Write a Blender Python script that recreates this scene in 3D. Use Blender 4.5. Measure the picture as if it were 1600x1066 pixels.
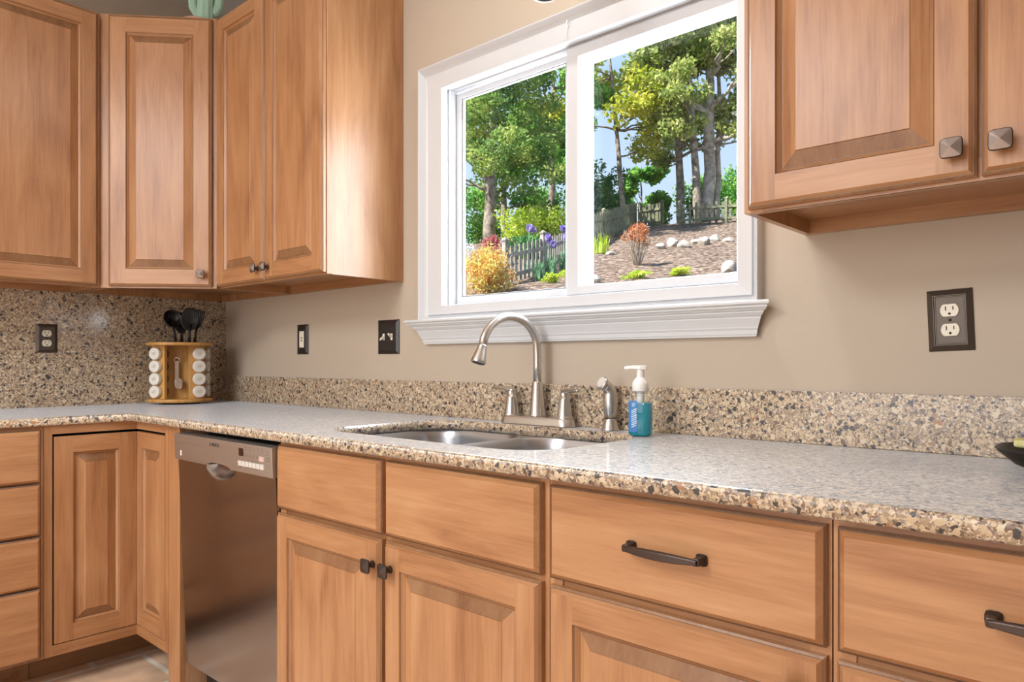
import bpy, bmesh, math, random
from mathutils import Vector, Matrix
import numpy as np
PI = math.pi
S = bpy.context.scene
C = S.collection
for o in list(bpy.data.objects):
    bpy.data.objects.remove(o)

# ------------------------------------------------------------------ camera
cam_d = bpy.data.cameras.new('camera')
cam = bpy.data.objects.new('camera', cam_d); C.objects.link(cam)
cam.location = (3.3862, -1.6451, 1.0979)
cam.rotation_euler = (PI/2, 0, math.radians(90-48.4921))
cam_d.sensor_width = 36.0
cam_d.lens = 1127.93/1600*36
cam_d.shift_x = (800-819.025)/1600
cam_d.shift_y = (565-533)/1600
cam_d.clip_start = 0.02; cam_d.clip_end = 300
S.camera = cam

# ------------------------------------------------------------------ exposure, sky, sun, lamps
S.view_settings.view_transform = 'Standard'
S.view_settings.look = 'None'
S.view_settings.gamma = 1.0
S.view_settings.use_curve_mapping = False
S.view_settings.exposure = -0.08

W = bpy.data.worlds.new('sky'); S.world = W; W.use_nodes = True
nt = W.node_tree; nt.nodes.clear()
wo = nt.nodes.new('ShaderNodeOutputWorld'); bg = nt.nodes.new('ShaderNodeBackground')
tc = nt.nodes.new('ShaderNodeTexCoord'); sx = nt.nodes.new('ShaderNodeSeparateXYZ')
rp = nt.nodes.new('ShaderNodeValToRGB')
rp.color_ramp.elements[0].position = 0.0; rp.color_ramp.elements[0].color = (0.78, 0.90, 1.0, 1)
rp.color_ramp.elements[1].position = 0.55; rp.color_ramp.elements[1].color = (0.36, 0.60, 1.0, 1)
nt.links.new(tc.outputs['Generated'], sx.inputs[0]); nt.links.new(sx.outputs['Z'], rp.inputs[0])
nt.links.new(rp.outputs[0], bg.inputs['Color']); nt.links.new(bg.outputs[0], wo.inputs[0])
bg.inputs['Strength'].default_value = 1.15

def lamp(name, kind, loc, energy, color=(1, 1, 1), target=None, **kw):
    d = bpy.data.lights.new(name, kind); d.energy = energy; d.color = color
    for k, v in kw.items(): setattr(d, k, v)
    o = bpy.data.objects.new(name, d); C.objects.link(o); o.location = loc
    if target is not None:
        o.rotation_euler = (Vector(target)-Vector(loc)).to_track_quat('-Z', 'Y').to_euler()
    return o
lamp('sun', 'SUN', (0, -5, 12), 14.0, (1, 0.95, 0.86), target=(0+.28*10, -5+.585*10, 12-.75*10), angle=0.01)
lamp('sink_downlight', 'AREA', (2.36, -0.42, 2.70), 8.5, (1, 0.98, 0.95), target=(2.36, -0.42, 0), shape='DISK', size=0.16)
lamp('kitchen_ceiling_light', 'AREA', (1.75, -3.3, 2.70), 92, (1, 0.985, 0.965), target=(1.75, -3.3, 0), shape='RECTANGLE', size=.9, size_y=1.5)
lamp('added_room_fill', 'AREA', (2.3, -4.45, 1.55), 62, (0.95, 0.97, 1.0), target=(1.7, 0, 1.35), shape='RECTANGLE', size=2.4, size_y=1.9)  # unseen area lamp added behind the camera as fill; no opening there
lamp('window_daylight_boost', 'AREA', (2.10, 0.20, 1.66), 42, (0.86, 0.93, 1.0), target=(2.10, -2.0, 1.2), shape='RECTANGLE', size=1.0, size_y=0.72)  # extra area lamp added outside the glass to boost the daylight

# ------------------------------------------------------------------ materials
MATS = {}
def new_mat(name):
    m = bpy.data.materials.new(name); m.use_nodes = True
    n = m.node_tree.nodes; l = m.node_tree.links
    return m, n, l, n['Principled BSDF']
def plain(name, col, rough=0.5, metal=0.0, spec=0.5, **kw):
    m, n, l, b = new_mat(name)
    b.inputs['Base Color'].default_value = (*col, 1)
    b.inputs['Roughness'].default_value = rough
    b.inputs['Metallic'].default_value = metal
    b.inputs['Specular IOR Level'].default_value = spec
    for k, v in kw.items(): b.inputs[k].default_value = v
    MATS[name] = m
    return m
def ramp(n, pts, interp='LINEAR'):
    r = n.new('ShaderNodeValToRGB'); r.color_ramp.interpolation = interp
    e = r.color_ramp.elements
    e[0].position, e[0].color = pts[0][0], (*pts[0][1], 1)
    e[1].position, e[1].color = pts[-1][0], (*pts[-1][1], 1)
    for p, c in pts[1:-1]:
        x = e.new(p); x.color = (*c, 1)
    return r
def bump(n, l, b, src, strength, dist=0.002):
    bp = n.new('ShaderNodeBump'); bp.inputs['Strength'].default_value = strength
    bp.inputs['Distance'].default_value = dist
    l.new(src, bp.inputs['Height']); l.new(bp.outputs[0], b.inputs['Normal'])
def objvec(n, l, scale, jitter=7.0):
    t = n.new('ShaderNodeTexCoord'); oi = n.new('ShaderNodeObjectInfo')
    mu = n.new('ShaderNodeMath'); mu.operation = 'MULTIPLY'; mu.inputs[1].default_value = jitter
    ad = n.new('ShaderNodeVectorMath'); ad.operation = 'ADD'
    mp = n.new('ShaderNodeMapping'); mp.inputs['Scale'].default_value = scale
    l.new(oi.outputs['Random'], mu.inputs[0]); l.new(t.outputs['Object'], ad.inputs[0])
    l.new(mu.outputs[0], ad.inputs[1]); l.new(ad.outputs[0], mp.inputs['Vector'])
    return mp.outputs[0], ad.outputs[0]
def wood(name, axis, k=1.0, tint=(1, 1, 1), rough=0.33):
    m, n, l, b = new_mat(name)
    sc = {'z': (26, 26, 1.7), 'x': (1.7, 26, 26), 'y': (26, 1.7, 26)}[axis]
    v, raw = objvec(n, l, sc)
    no = n.new('ShaderNodeTexNoise'); no.inputs['Scale'].default_value = 1.6
    no.inputs['Detail'].default_value = 7; no.inputs['Roughness'].default_value = 0.62
    no.inputs['Distortion'].default_value = 0.5
    l.new(v, no.inputs['Vector'])
    sc2 = {'z': (7, 7, 1.6), 'x': (1.6, 7, 7), 'y': (7, 1.6, 7)}[axis]
    mp2 = n.new('ShaderNodeMapping'); mp2.inputs['Scale'].default_value = sc2
    l.new(raw, mp2.inputs['Vector'])
    n2 = n.new('ShaderNodeTexNoise'); n2.inputs['Scale'].default_value = 1.3; n2.inputs['Detail'].default_value = 3
    n2.inputs['Distortion'].default_value = 1.2
    l.new(mp2.outputs[0], n2.inputs['Vector'])
    sc3 = {'z': (190, 190, 9), 'x': (9, 190, 190), 'y': (190, 9, 190)}[axis]
    mp3 = n.new('ShaderNodeMapping'); mp3.inputs['Scale'].default_value = sc3
    l.new(raw, mp3.inputs['Vector'])
    n3 = n.new('ShaderNodeTexNoise'); n3.inputs['Scale'].default_value = 1.0; n3.inputs['Detail'].default_value = 4; n3.inputs['Roughness'].default_value = .65
    l.new(mp3.outputs[0], n3.inputs['Vector'])
    mx0 = n.new('ShaderNodeMix'); mx0.data_type = 'FLOAT'; mx0.inputs[0].default_value = 0.38
    l.new(no.outputs['Fac'], mx0.inputs[2]); l.new(n3.outputs['Fac'], mx0.inputs[3])
    mx = n.new('ShaderNodeMix'); mx.data_type = 'FLOAT'; mx.inputs[0].default_value = 0.4
    l.new(mx0.outputs[0], mx.inputs[2]); l.new(n2.outputs['Fac'], mx.inputs[3])
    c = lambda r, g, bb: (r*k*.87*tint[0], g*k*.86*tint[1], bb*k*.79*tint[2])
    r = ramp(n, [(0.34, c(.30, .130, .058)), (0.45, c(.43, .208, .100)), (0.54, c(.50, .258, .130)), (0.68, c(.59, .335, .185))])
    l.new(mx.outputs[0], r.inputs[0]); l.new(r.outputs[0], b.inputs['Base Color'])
    b.inputs['Roughness'].default_value = rough
    b.inputs['Coat Weight'].default_value = 0.22; b.inputs['Coat Roughness'].default_value = 0.3; b.inputs['Specular IOR Level'].default_value = 0.42
    bump(n, l, b, no.outputs['Fac'], 0.06)
    MATS[name] = m; return m
wood('wood_v', 'z'); wood('wood_h', 'x'); wood('wood_d', 'y')
wood('wood_end', 'z', 0.62); wood('wood_glaze_shade', 'z', 0.30)  # glaze tone for grooves, also painted shade along front edges
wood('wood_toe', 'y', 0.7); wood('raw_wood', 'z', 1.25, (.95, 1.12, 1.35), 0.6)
wood('bamboo', 'z', 1.3, (1.12, 1.22, .82), 0.4)
WD = ['wood_v', 'wood_h', 'wood_glaze_shade', 'wood_end']

def quartz():
    m, n, l, b = new_mat('quartz')
    t = n.new('ShaderNodeTexCoord')
    nz = n.new('ShaderNodeTexNoise'); nz.inputs['Scale'].default_value = 120; nz.inputs['Detail'].default_value = 2
    l.new(t.outputs['Object'], nz.inputs['Vector'])
    sub = n.new('ShaderNodeVectorMath'); sub.operation = 'SUBTRACT'; sub.inputs[1].default_value = (.5, .5, .5)
    l.new(nz.outputs['Color'], sub.inputs[0])
    scl = n.new('ShaderNodeVectorMath'); scl.operation = 'SCALE'; scl.inputs['Scale'].default_value = 0.008
    l.new(sub.outputs[0], scl.inputs[0])
    add = n.new('ShaderNodeVectorMath'); add.operation = 'ADD'
    l.new(t.outputs['Object'], add.inputs[0]); l.new(scl.outputs[0], add.inputs[1])
    def vor(scale, pts):
        v = n.new('ShaderNodeTexVoronoi'); v.inputs['Scale'].default_value = scale
        l.new(add.outputs[0], v.inputs['Vector'])
        s = n.new('ShaderNodeSeparateColor'); l.new(v.outputs['Color'], s.inputs[0])
        r = ramp(n, pts, 'CONSTANT'); l.new(s.outputs[0], r.inputs[0])
        return r, s, v
    cream = (.55, .43, .285); tan = (.36, .262, .168); lite = (.66, .565, .42); br = (.16, .10, .066)
    gy = (.27, .24, .22); dk = (.028, .026, .03); ru = (.36, .17, .07); mid = (.32, .225, .15)
    r3, s3, v3 = vor(420, [(0, br), (.20, cream), (.42, mid), (.62, lite), (.78, tan), (.94, gy)])
    r2, s2, v2 = vor(190, [(0, dk), (.12, br), (.22, cream), (.48, tan), (.58, lite), (.78, mid), (.90, gy)])
    r1, s1, v1 = vor(112, [(0, dk), (.24, br), (.40, cream), (.64, lite), (.86, mid), (.95, ru)])
    def over(base, top, sep, thr):
        gt = n.new('ShaderNodeMath'); gt.operation = 'GREATER_THAN'; gt.inputs[1].default_value = thr
        l.new(sep.outputs[1], gt.inputs[0])
        mx = n.new('ShaderNodeMix'); mx.data_type = 'RGBA'; l.new(gt.outputs[0], mx.inputs[0])
        l.new(base, mx.inputs[6]); l.new(top, mx.inputs[7]); return mx.outputs[2]
    c1 = over(r3.outputs[0], r2.outputs[0], s2, .5)
    c2 = over(c1, r1.outputs[0], s1, .88)
    l.new(c2, b.inputs['Base Color'])
    b.inputs['Sheen Weight'].default_value = 0.68; b.inputs['Sheen Roughness'].default_value = 0.35
    b.inputs['Sheen Tint'].default_value = (.72, .84, 1, 1)  # bluish sheen put into the material as window glare on the counter
    b.inputs['Roughness'].default_value = 0.42
    b.inputs['Specular IOR Level'].default_value = 0.7
    b.inputs['Coat Weight'].default_value = 0.5; b.inputs['Coat Roughness'].default_value = 0.1
    MATS['quartz'] = m
quartz()

def painted(name, col, rough=0.55, bs=0.04, sc=220):
    m, n, l, b = new_mat(name)
    t = n.new('ShaderNodeTexCoord'); no = n.new('ShaderNodeTexNoise')
    no.inputs['Scale'].default_value = sc; no.inputs['Detail'].default_value = 3
    l.new(t.outputs['Object'], no.inputs['Vector'])
    b.inputs['Base Color'].default_value = (*col, 1); b.inputs['Roughness'].default_value = rough
    bump(n, l, b, no.outputs['Fac'], bs); MATS[name] = m
painted('wall_paint', (.515, .44, .355), 0.6, 0.08)
painted('ceiling_paint', (.8, .78, .75), 0.8)
painted('white_trim', (.63, .655, .69), 0.32, 0.01)
painted('vinyl', (.63, .655, .69), 0.3, 0.01)

def steel(name, col, rough, sc, axis, bs=0.03):
    m, n, l, b = new_mat(name)
    s = [400, 400, 400]; s['xyz'.index(axis)] = 4
    t = n.new('ShaderNodeTexCoord'); mp = n.new('ShaderNodeMapping'); mp.inputs['Scale'].default_value = s
    no = n.new('ShaderNodeTexNoise'); no.inputs['Scale'].default_value = 1; no.inputs['Detail'].default_value = 4
    l.new(t.outputs['Object'], mp.inputs[0]); l.new(mp.outputs[0], no.inputs['Vector'])
    b.inputs['Base Color'].default_value = (*col, 1); b.inputs['Metallic'].default_value = 1
    r = n.new('ShaderNodeMapRange'); r.inputs[3].default_value = rough*.75; r.inputs[4].default_value = rough*1.25
    l.new(no.outputs['Fac'], r.inputs[0]); l.new(r.outputs[0], b.inputs['Roughness'])
    if bs: bump(n, l, b, no.outputs['Fac'], bs, 0.001)
    MATS[name] = m
steel('steel_door', (.35, .335, .345), 0.2, 400, 'x')
steel('steel_panel', (.56, .555, .56), 0.42, 400, 'x')
plain('steel_sink', (.50, .515, .55), 0.3, 1.0)
plain('nickel', (.60, .585, .56), 0.3, 1.0)
plain('bronze', (.075, .058, .054), 0.36, 0.85)
plain('bronze_face', (.32, .27, .25), 0.4, 0.9)
plain('dark_plate', (.022, .017, .017), 0.32)
plain('pewter_plate', (.095, .076, .062), 0.42, 0.55)
plain('ivory', (.80, .76, .64), 0.35)
plain('slot_dark', (.012, .01, .01), 0.6)
plain('black', (.012, .012, .014), 0.38)
plain('dark_void', (.01, .008, .006), 0.9)
plain('nylon', (.014, .015, .019), 0.42)
plain('jar_lid', (.80, .79, .75), 0.4)
plain('lid_print', (.50, .42, .28), 0.5)
plain('chrome', (.75, .75, .75), 0.12, 1.0)
plain('pump_white', (.88, .88, .88), 0.3)
plain('label_blue', (.05, .22, .58), 0.35)
plain('label_white', (.55, .72, .9), 0.4)
plain('cactus_green', (.36, .58, .47), 0.5)
plain('cactus_rib', (.18, .42, .32), 0.5)
plain('terracotta_pink', (.66, .40, .31), 0.6)
plain('yellow_pad', (.80, .76, .36), 0.6)
plain('print_dark', (.05, .045, .045), 0.5)
plain('print_mid', (.18, .16, .15), 0.5)
plain('display_dark', (.03, .012, .008), 0.2)
plain('button_grey', (.62, .6, .57), 0.4)
plain('button_pink', (.58, .42, .39), 0.4)

def thin_glass(name, col, refl=0.012):
    m, n, l, b = new_mat(name); n.remove(b)
    tr = n.new('ShaderNodeBsdfTransparent'); tr.inputs[0].default_value = (*col, 1)
    gl = n.new('ShaderNodeBsdfGlossy'); gl.inputs['Roughness'].default_value = 0.02
    lw = n.new('ShaderNodeLayerWeight'); pw = n.new('ShaderNodeMath'); pw.operation = 'POWER'; pw.inputs[1].default_value = 5
    l.new(lw.outputs['Facing'], pw.inputs[0]); fr = n.new('ShaderNodeMath'); fr.operation = 'MULTIPLY_ADD'; fr.inputs[1].default_value = .55; fr.inputs[2].default_value = refl
    l.new(pw.outputs[0], fr.inputs[0])
    mx = n.new('ShaderNodeMixShader'); l.new(fr.outputs[0], mx.inputs[0])
    l.new(tr.outputs[0], mx.inputs[1]); l.new(gl.outputs[0], mx.inputs[2])
    l.new(mx.outputs[0], n['Material Output'].inputs[0]); MATS[name] = m
thin_glass('pane_glass', (.985, .99, .99)); thin_glass('clear_plastic', (.95, .97, .97), .03); thin_glass('jar_glass', (.75, .72, .68), .03)
m_, n_, l_, b_ = new_mat('soap_liquid')
b_.inputs['Base Color'].default_value = (.03, .44, .62, 1); b_.inputs['Roughness'].default_value = 0.12
b_.inputs['Transmission Weight'].default_value = 0.6; b_.inputs['IOR'].default_value = 1.33
MATS['soap_liquid'] = m_

def tile_floor():
    m, n, l, b = new_mat('floor_tile')
    t = n.new('ShaderNodeTexCoord'); s = n.new('ShaderNodeSeparateXYZ'); cb = n.new('ShaderNodeCombineXYZ')
    l.new(t.outputs['Object'], s.inputs[0])
    def off(src, d):
        a = n.new('ShaderNodeMath'); a.operation = 'ADD'; a.inputs[1].default_value = d; l.new(src, a.inputs[0]); return a.outputs[0]
    l.new(off(s.outputs['Y'], 0.724+3.1), cb.inputs[0]); l.new(off(s.outputs['X'], -0.52+3.1), cb.inputs[1])
    br = n.new('ShaderNodeTexBrick'); br.inputs['Scale'].default_value = 1.0
    br.inputs['Brick Width'].default_value = .31; br.inputs['Row Height'].default_value = .31
    br.inputs['Mortar Size'].default_value = .010; br.inputs['Mortar Smooth'].default_value = .1
    br.inputs['Color1'].default_value = (.74, .55, .40, 1); br.inputs['Color2'].default_value = (.82, .61, .45, 1)
    br.inputs['Mortar'].default_value = (.90, .86, .78, 1)
    l.new(cb.outputs[0], br.inputs['Vector'])
    no = n.new('ShaderNodeTexNoise'); no.inputs['Scale'].default_value = 9; no.inputs['Detail'].default_value = 5
    l.new(t.outputs['Object'], no.inputs['Vector'])
    rr = ramp(n, [(.3, (.75, .72, .70)), (.7, (1.15, 1.12, 1.08))]); l.new(no.outputs['Fac'], rr.inputs[0])
    mx = n.new('ShaderNodeMix'); mx.data_type = 'RGBA'; mx.blend_type = 'MULTIPLY'; mx.inputs[0].default_value = 1
    l.new(br.outputs['Color'], mx.inputs[6]); l.new(rr.outputs[0], mx.inputs[7]); l.new(mx.outputs[2], b.inputs['Base Color'])
    b.inputs['Roughness'].default_value = .42
    bump(n, l, b, br.outputs['Fac'], -0.4, .004); MATS['floor_tile'] = m
tile_floor()

def noisy(name, pts, scale, detail=4, rough=0.8, bs=0.3, bd=0.02, tex='noise', translucent=0.0):
    m, n, l, b = new_mat(name)
    t = n.new('ShaderNodeTexCoord'); no = n.new('ShaderNodeTexNoise')
    no.inputs['Scale'].default_value = scale; no.inputs['Detail'].default_value = detail
    l.new(t.outputs['Object'], no.inputs['Vector'])
    r = ramp(n, pts); l.new(no.outputs['Fac'], r.inputs[0]); l.new(r.outputs[0], b.inputs['Base Color'])
    b.inputs['Roughness'].default_value = rough; b.inputs['Specular IOR Level'].default_value = 0.2
    if bs: bump(n, l, b, no.outputs['Fac'], bs, bd)
    if translucent:
        tr = n.new('ShaderNodeBsdfTranslucent'); l.new(r.outputs[0], tr.inputs[0])
        mx = n.new('ShaderNodeMixShader'); mx.inputs[0].default_value = translucent
        l.new(b.outputs[0], mx.inputs[1]); l.new(tr.outputs[0], mx.inputs[2])
        l.new(mx.outputs[0], n['Material Output'].inputs[0])
    MATS[name] = m
def leafmat(name, a, b_, c, sc=1.4):
    noisy(name, [(.34, a), (.5, b_), (.66, c)], sc, 6, .6, 0, translucent=.4)
noisy('mulch', [(.35, (.06, .040, .03)), (.5, (.155, .11, .085)), (.65, (.30, .235, .195))], 9, 8, .95, .9, .08)
noisy('bark', [(.35, (.13, .105, .085)), (.6, (.33, .28, .23))], 5, 6, .9, .6, .03)
noisy('bark_pale', [(.35, (.24, .20, .165)), (.6, (.48, .42, .36))], 4, 6, .9, .6, .03)
noisy('weathered_wood', [(.35, (.20, .19, .17)), (.65, (.37, .355, .325))], 7, 5, .85, .2)
noisy('green_grey_wood', [(.35, (.13, .14, .09)), (.65, (.27, .27, .18))], 5, 5, .85, .2)
noisy('limestone', [(.35, (.24, .21, .18)), (.6, (.46, .425, .38))], 5, 6, .85, .5, .03)
noisy('twig', [(.35, (.30, .24, .18)), (.65, (.52, .44, .35))], 5, 3, .85, 0)
leafmat('leaf_juniper', (0.058, 0.156, 0.046), (0.221, 0.351, 0.085), (0.494, 0.559, 0.156), .9)
leafmat('leaf_bright', (0.057, 0.218, 0.034), (0.161, 0.414, 0.069), (0.391, 0.598, 0.138))
leafmat('leaf_oak', (0.150, 0.237, 0.050), (0.375, 0.450, 0.125), (0.650, 0.663, 0.263), 1.6)
leafmat('leaf_yellow', (.24, .32, .03), (.50, .54, .06), (.74, .68, .12), 1.2)
leafmat('leaf_dark', (0.026, 0.117, 0.039), (0.078, 0.247, 0.078), (0.195, 0.403, 0.117))
leafmat('leaf_spirea', (.62, .17, .10), (.72, .55, .13), (.72, .72, .30), 5.5)
leafmat('leaf_barberry', (.30, .09, .04), (.52, .20, .09), (.62, .33, .15), 4)
leafmat('leaf_lime', (.30, .46, .03), (.50, .64, .06), (.68, .74, .16), 4)
leafmat('leaf_iris', (.10, .26, .13), (.21, .42, .24), (.36, .55, .34), 4)
leafmat('petal_violet', (.22, .17, .48), (.37, .30, .66), (.58, .50, .80), 8)
leafmat('petal_white', (.60, .66, .68), (.75, .80, .83), (.85, .88, .9), 8)
leafmat('leaf_rose', (.38, .08, .10), (.55, .16, .18), (.62, .30, .30), 5)

# ------------------------------------------------------------------ mesh helpers
class MB:
    def __init__(s): s.v = []; s.f = []; s.m = []; s.sm = []
    def add(s, vs, fs, mat=0, smooth=False):
        o = len(s.v); s.v += [tuple(v) for v in vs]
        for i, f in enumerate(fs):
            s.f.append(tuple(o+k for k in f)); s.m.append(mat[i] if isinstance(mat, list) else mat); s.sm.append(smooth)
    def box(s, x0, x1, y0, y1, z0, z1, mat=0):
        v = [(x, y, z) for x in (x0, x1) for y in (y0, y1) for z in (z0, z1)]
        s.add(v, [(0, 1, 3, 2), (4, 6, 7, 5), (0, 4, 5, 1), (2, 3, 7, 6), (0, 2, 6, 4), (1, 5, 7, 3)], mat)
    def rings(s, R, mats=(0, 0), cap0=True, cap1=True, capmat=0, over={}):
        """R: rectangles (x0,x1,z0,z1,y) nested; sides bottom,right,top,left"""
        for i in range(len(R)-1):
            a, b = R[i], R[i+1]
            A = [(a[0], a[4], a[2]), (a[1], a[4], a[2]), (a[1], a[4], a[3]), (a[0], a[4], a[3])]
            B = [(b[0], b[4], b[2]), (b[1], b[4], b[2]), (b[1], b[4], b[3]), (b[0], b[4], b[3])]
            mm = over.get(i, (mats[1], mats[0], mats[1], mats[0]))
            s.add(A+B, [(k, (k+1) % 4, 4+(k+1) % 4, 4+k) for k in range(4)], list(mm))
        for c, r in ((cap0, R[0]), (cap1, R[-1])):
            if c: s.add([(r[0], r[4], r[2]), (r[1], r[4], r[2]), (r[1], r[4], r[3]), (r[0], r[4], r[3])], [(0, 1, 2, 3)], capmat)
    def loft(s, loops, mat=0, cap0=True, cap1=True, smooth=True, closed=True):
        n = len(loops[0]); vs = [p for L in loops for p in L]; fs = []
        for i in range(len(loops)-1):
            for k in range(n if closed else n-1):
                fs.append((i*n+k, i*n+(k+1) % n, (i+1)*n+(k+1) % n, (i+1)*n+k))
        s.add(vs, fs, mat, smooth)
        if cap0: s.add(loops[0], [tuple(range(n))], mat)
        if cap1: s.add(loops[-1], [tuple(range(n))], mat)
    def lathe(s, prof, c=(0, 0, 0), seg=24, mat=0, M=None, cap0=True, cap1=True, smooth=True):
        L = []
        for r, z in prof:
            ring = []
            for k in range(seg):
                a = 2*PI*k/seg; p = Vector((r*math.cos(a), r*math.sin(a), z))
                if M: p = M @ p
                ring.append((p[0]+c[0], p[1]+c[1], p[2]+c[2]))
            L.append(ring)
        s.loft(L, mat, cap0, cap1, smooth)
    def tube(s, pts, rad, seg=10, mat=0, smooth=True, cap=True):
        P = [Vector(p) for p in pts]; L = []; up = None
        for i, p in enumerate(P):
            t = (P[min(i+1, len(P)-1)]-P[max(i-1, 0)]).normalized()
            if up is None:
                up = t.orthogonal().normalized()
            up = (up-t*up.dot(t)); up = up.normalized() if up.length > 1e-6 else t.orthogonal().normalized()
            q = t.cross(up); r = rad[i] if isinstance(rad, (list, tuple)) else rad
            L.append([tuple(p+up*r*math.cos(2*PI*k/seg)+q*r*math.sin(2*PI*k/seg)) for k in range(seg)])
        s.loft(L, mat, cap, cap, smooth)
    def build(s, name, mats, parent=None, loc=(0, 0, 0), rot=(0, 0, 0), bevel=0, recalc=True, segs=2):
        me = bpy.data.meshes.new(name); me.from_pydata(s.v, [], s.f)
        if isinstance(mats, str): mats = [mats]
        for x in mats: me.materials.append(MATS[x])
        me.polygons.foreach_set('material_index', s.m); me.polygons.foreach_set('use_smooth', s.sm)
        if recalc:
            bm = bmesh.new(); bm.from_mesh(me)
            bmesh.ops.remove_doubles(bm, verts=bm.verts, dist=1e-6)
            bmesh.ops.recalc_face_normals(bm, faces=bm.faces); bm.to_mesh(me); bm.free()
        me.update()
        o = bpy.data.objects.new(name, me); C.objects.link(o)
        o.location = loc; o.rotation_euler = rot
        if parent is not None: o.parent = parent
        if bevel:
            bv = o.modifiers.new('bevel', 'BEVEL'); bv.width = bevel; bv.segments = segs
            bv.limit_method = 'ANGLE'; bv.angle_limit = math.radians(35); bv.harden_normals = False
        return o
def tag(o, label, cat, group=None):
    o['label'] = label; o['category'] = cat
    if group: o['group'] = group
    return o
def struct(o): o['kind'] = 'structure'; return o
def thing(name, label, cat, loc=(0, 0, 0), rz=0.0, group=None):
    o = bpy.data.objects.new(name, None); C.objects.link(o)
    o.empty_display_size = .05; o.location = loc; o.rotation_euler = (0, 0, rz)
    return tag(o, label, cat, group)
def copy_tree(o, parent=None):
    c = o.copy(); C.objects.link(c)
    if parent is not None: c.parent = parent
    for ch in list(o.children): copy_tree(ch, c)
    return c
def box_obj(name, b, mat, parent=None, bevel=0, loc=(0, 0, 0), rot=(0, 0, 0)):
    mb = MB(); mb.box(*b); return mb.build(name, mat, parent, loc, rot, bevel)
def rrect(x0, x1, y0, y1, r, z, n=8):
    P = []
    for cx, cy, a0 in ((x1-r, y1-r, 0), (x0+r, y1-r, 90), (x0+r, y0+r, 180), (x1-r, y0+r, 270)):
        for k in range(n+1):
            a = math.radians(a0+90*k/n); P.append((cx+r*math.cos(a), cy+r*math.sin(a), z))
    return P
def superell(r, p, n=28):
    out = []
    for k in range(n):
        a = 2*PI*k/n+PI/4; c, s_ = math.cos(a), math.sin(a)
        q = (abs(c)**p+abs(s_)**p)**(-1/p); out.append((r*q*c, r*q*s_))
    return out

# ------------------------------------------------------------------ room
ZC, ZB, ZT = 2.75, 0.8867, 0.914          # ceiling, counter underside, counter top
ZU, ZUT = 1.383, 2.44                     # wall cabinets
XE, YE = 6.6, -4.9
OX0, OX1, OZ0, OZ1 = 1.575, 2.625, 1.235, 2.02     # window opening
mb = MB()
HX0, HX1, HZ0, HZ1 = 1.492, 2.664, 1.200, 2.078      # rough opening behind the casing
for b in ((-.15, HX0, 0, .15, 0, ZC), (HX1, XE, 0, .15, 0, ZC), (HX0, HX1, 0, .15, 0, HZ0), (HX0, HX1, 0, .15, HZ1, ZC)): mb.box(*b)
struct(mb.build('wall_back', 'wall_paint', recalc=True))
struct(box_obj('wall_left', (-.15, 0, YE, 0, 0, ZC), 'wall_paint'))
struct(box_obj('wall_right', (XE, XE+.15, YE, .15, 0, ZC), 'wall_paint'))
struct(box_obj('wall_front', (-.15, XE+.15, YE-.15, YE, 0, ZC), 'wall_paint'))
struct(box_obj('floor', (-.15, XE+.15, YE-.15, .15, -.12, 0), 'floor_tile'))
struct(box_obj('ceiling', (-.15, XE+.15, YE-.15, .15, ZC, ZC+.15), 'ceiling_paint'))

# window casing: raised outer bead, cove, flat field
mb = MB()
A = (1.470, 2.682, 1.238, 2.0985)          # outer
def ins(r, d, y, bottom=0.0): return (r[0]+d, r[1]-min(d, .064)*1.0, r[2]+bottom, r[3]-d, y)
prof = [(0, 0), (0, -.030), (.0025, -.033), (.006, -.0325), (.010, -.028), (.016, -.0205), (.022, -.015), (.028, -.0115), (.0315, -.0105), (.033, -.0165), (.035, -.0175), (.090, -.0155), (.092, -.013), (.092, .012)]
R = []
for d, y in prof:
    lf = d*1.13; rt = d*0.63; bt = d*0.52
    R.append((A[0]+lf, A[1]-rt, A[2]+bt, A[3]-d*.90, y))
mb.rings(R, cap0=False, cap1=False)
struct(mb.build('trim_1', 'white_trim', recalc=True))
# stool and apron with mitred ends
mb = MB()
pf = [(.0, 1.240), (.050, 1.240), (.0535, 1.237), (.0535, 1.232), (.050, 1.229), (.047, 1.2285), (.047, 1.224), (.043, 1.221), (.0405, 1.2175), (.036, 1.2165),
      (.0355, 1.2125), (.030, 1.205), (.0275, 1.203), (.0275, 1.200), (.023, 1.188), (.0205, 1.180), (.0205, 1.177), (.018, 1.172), (.018, 1.163), (.0165, 1.160), (.0165, 1.157), (.0, 1.157)]
L0 = [(1.474-p*1.0 + (1.24-z)*.35*(1 if z < 1.216 else 0), -p, z) for p, z in pf]
L1 = [(2.664+p*1.0 - (1.24-z)*.10*(1 if z < 1.216 else 0), -p, z) for p, z in pf]
mb.loft([L0, L1], 0, True, True, smooth=False)
struct(mb.build('trim_2', 'white_trim'))
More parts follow.
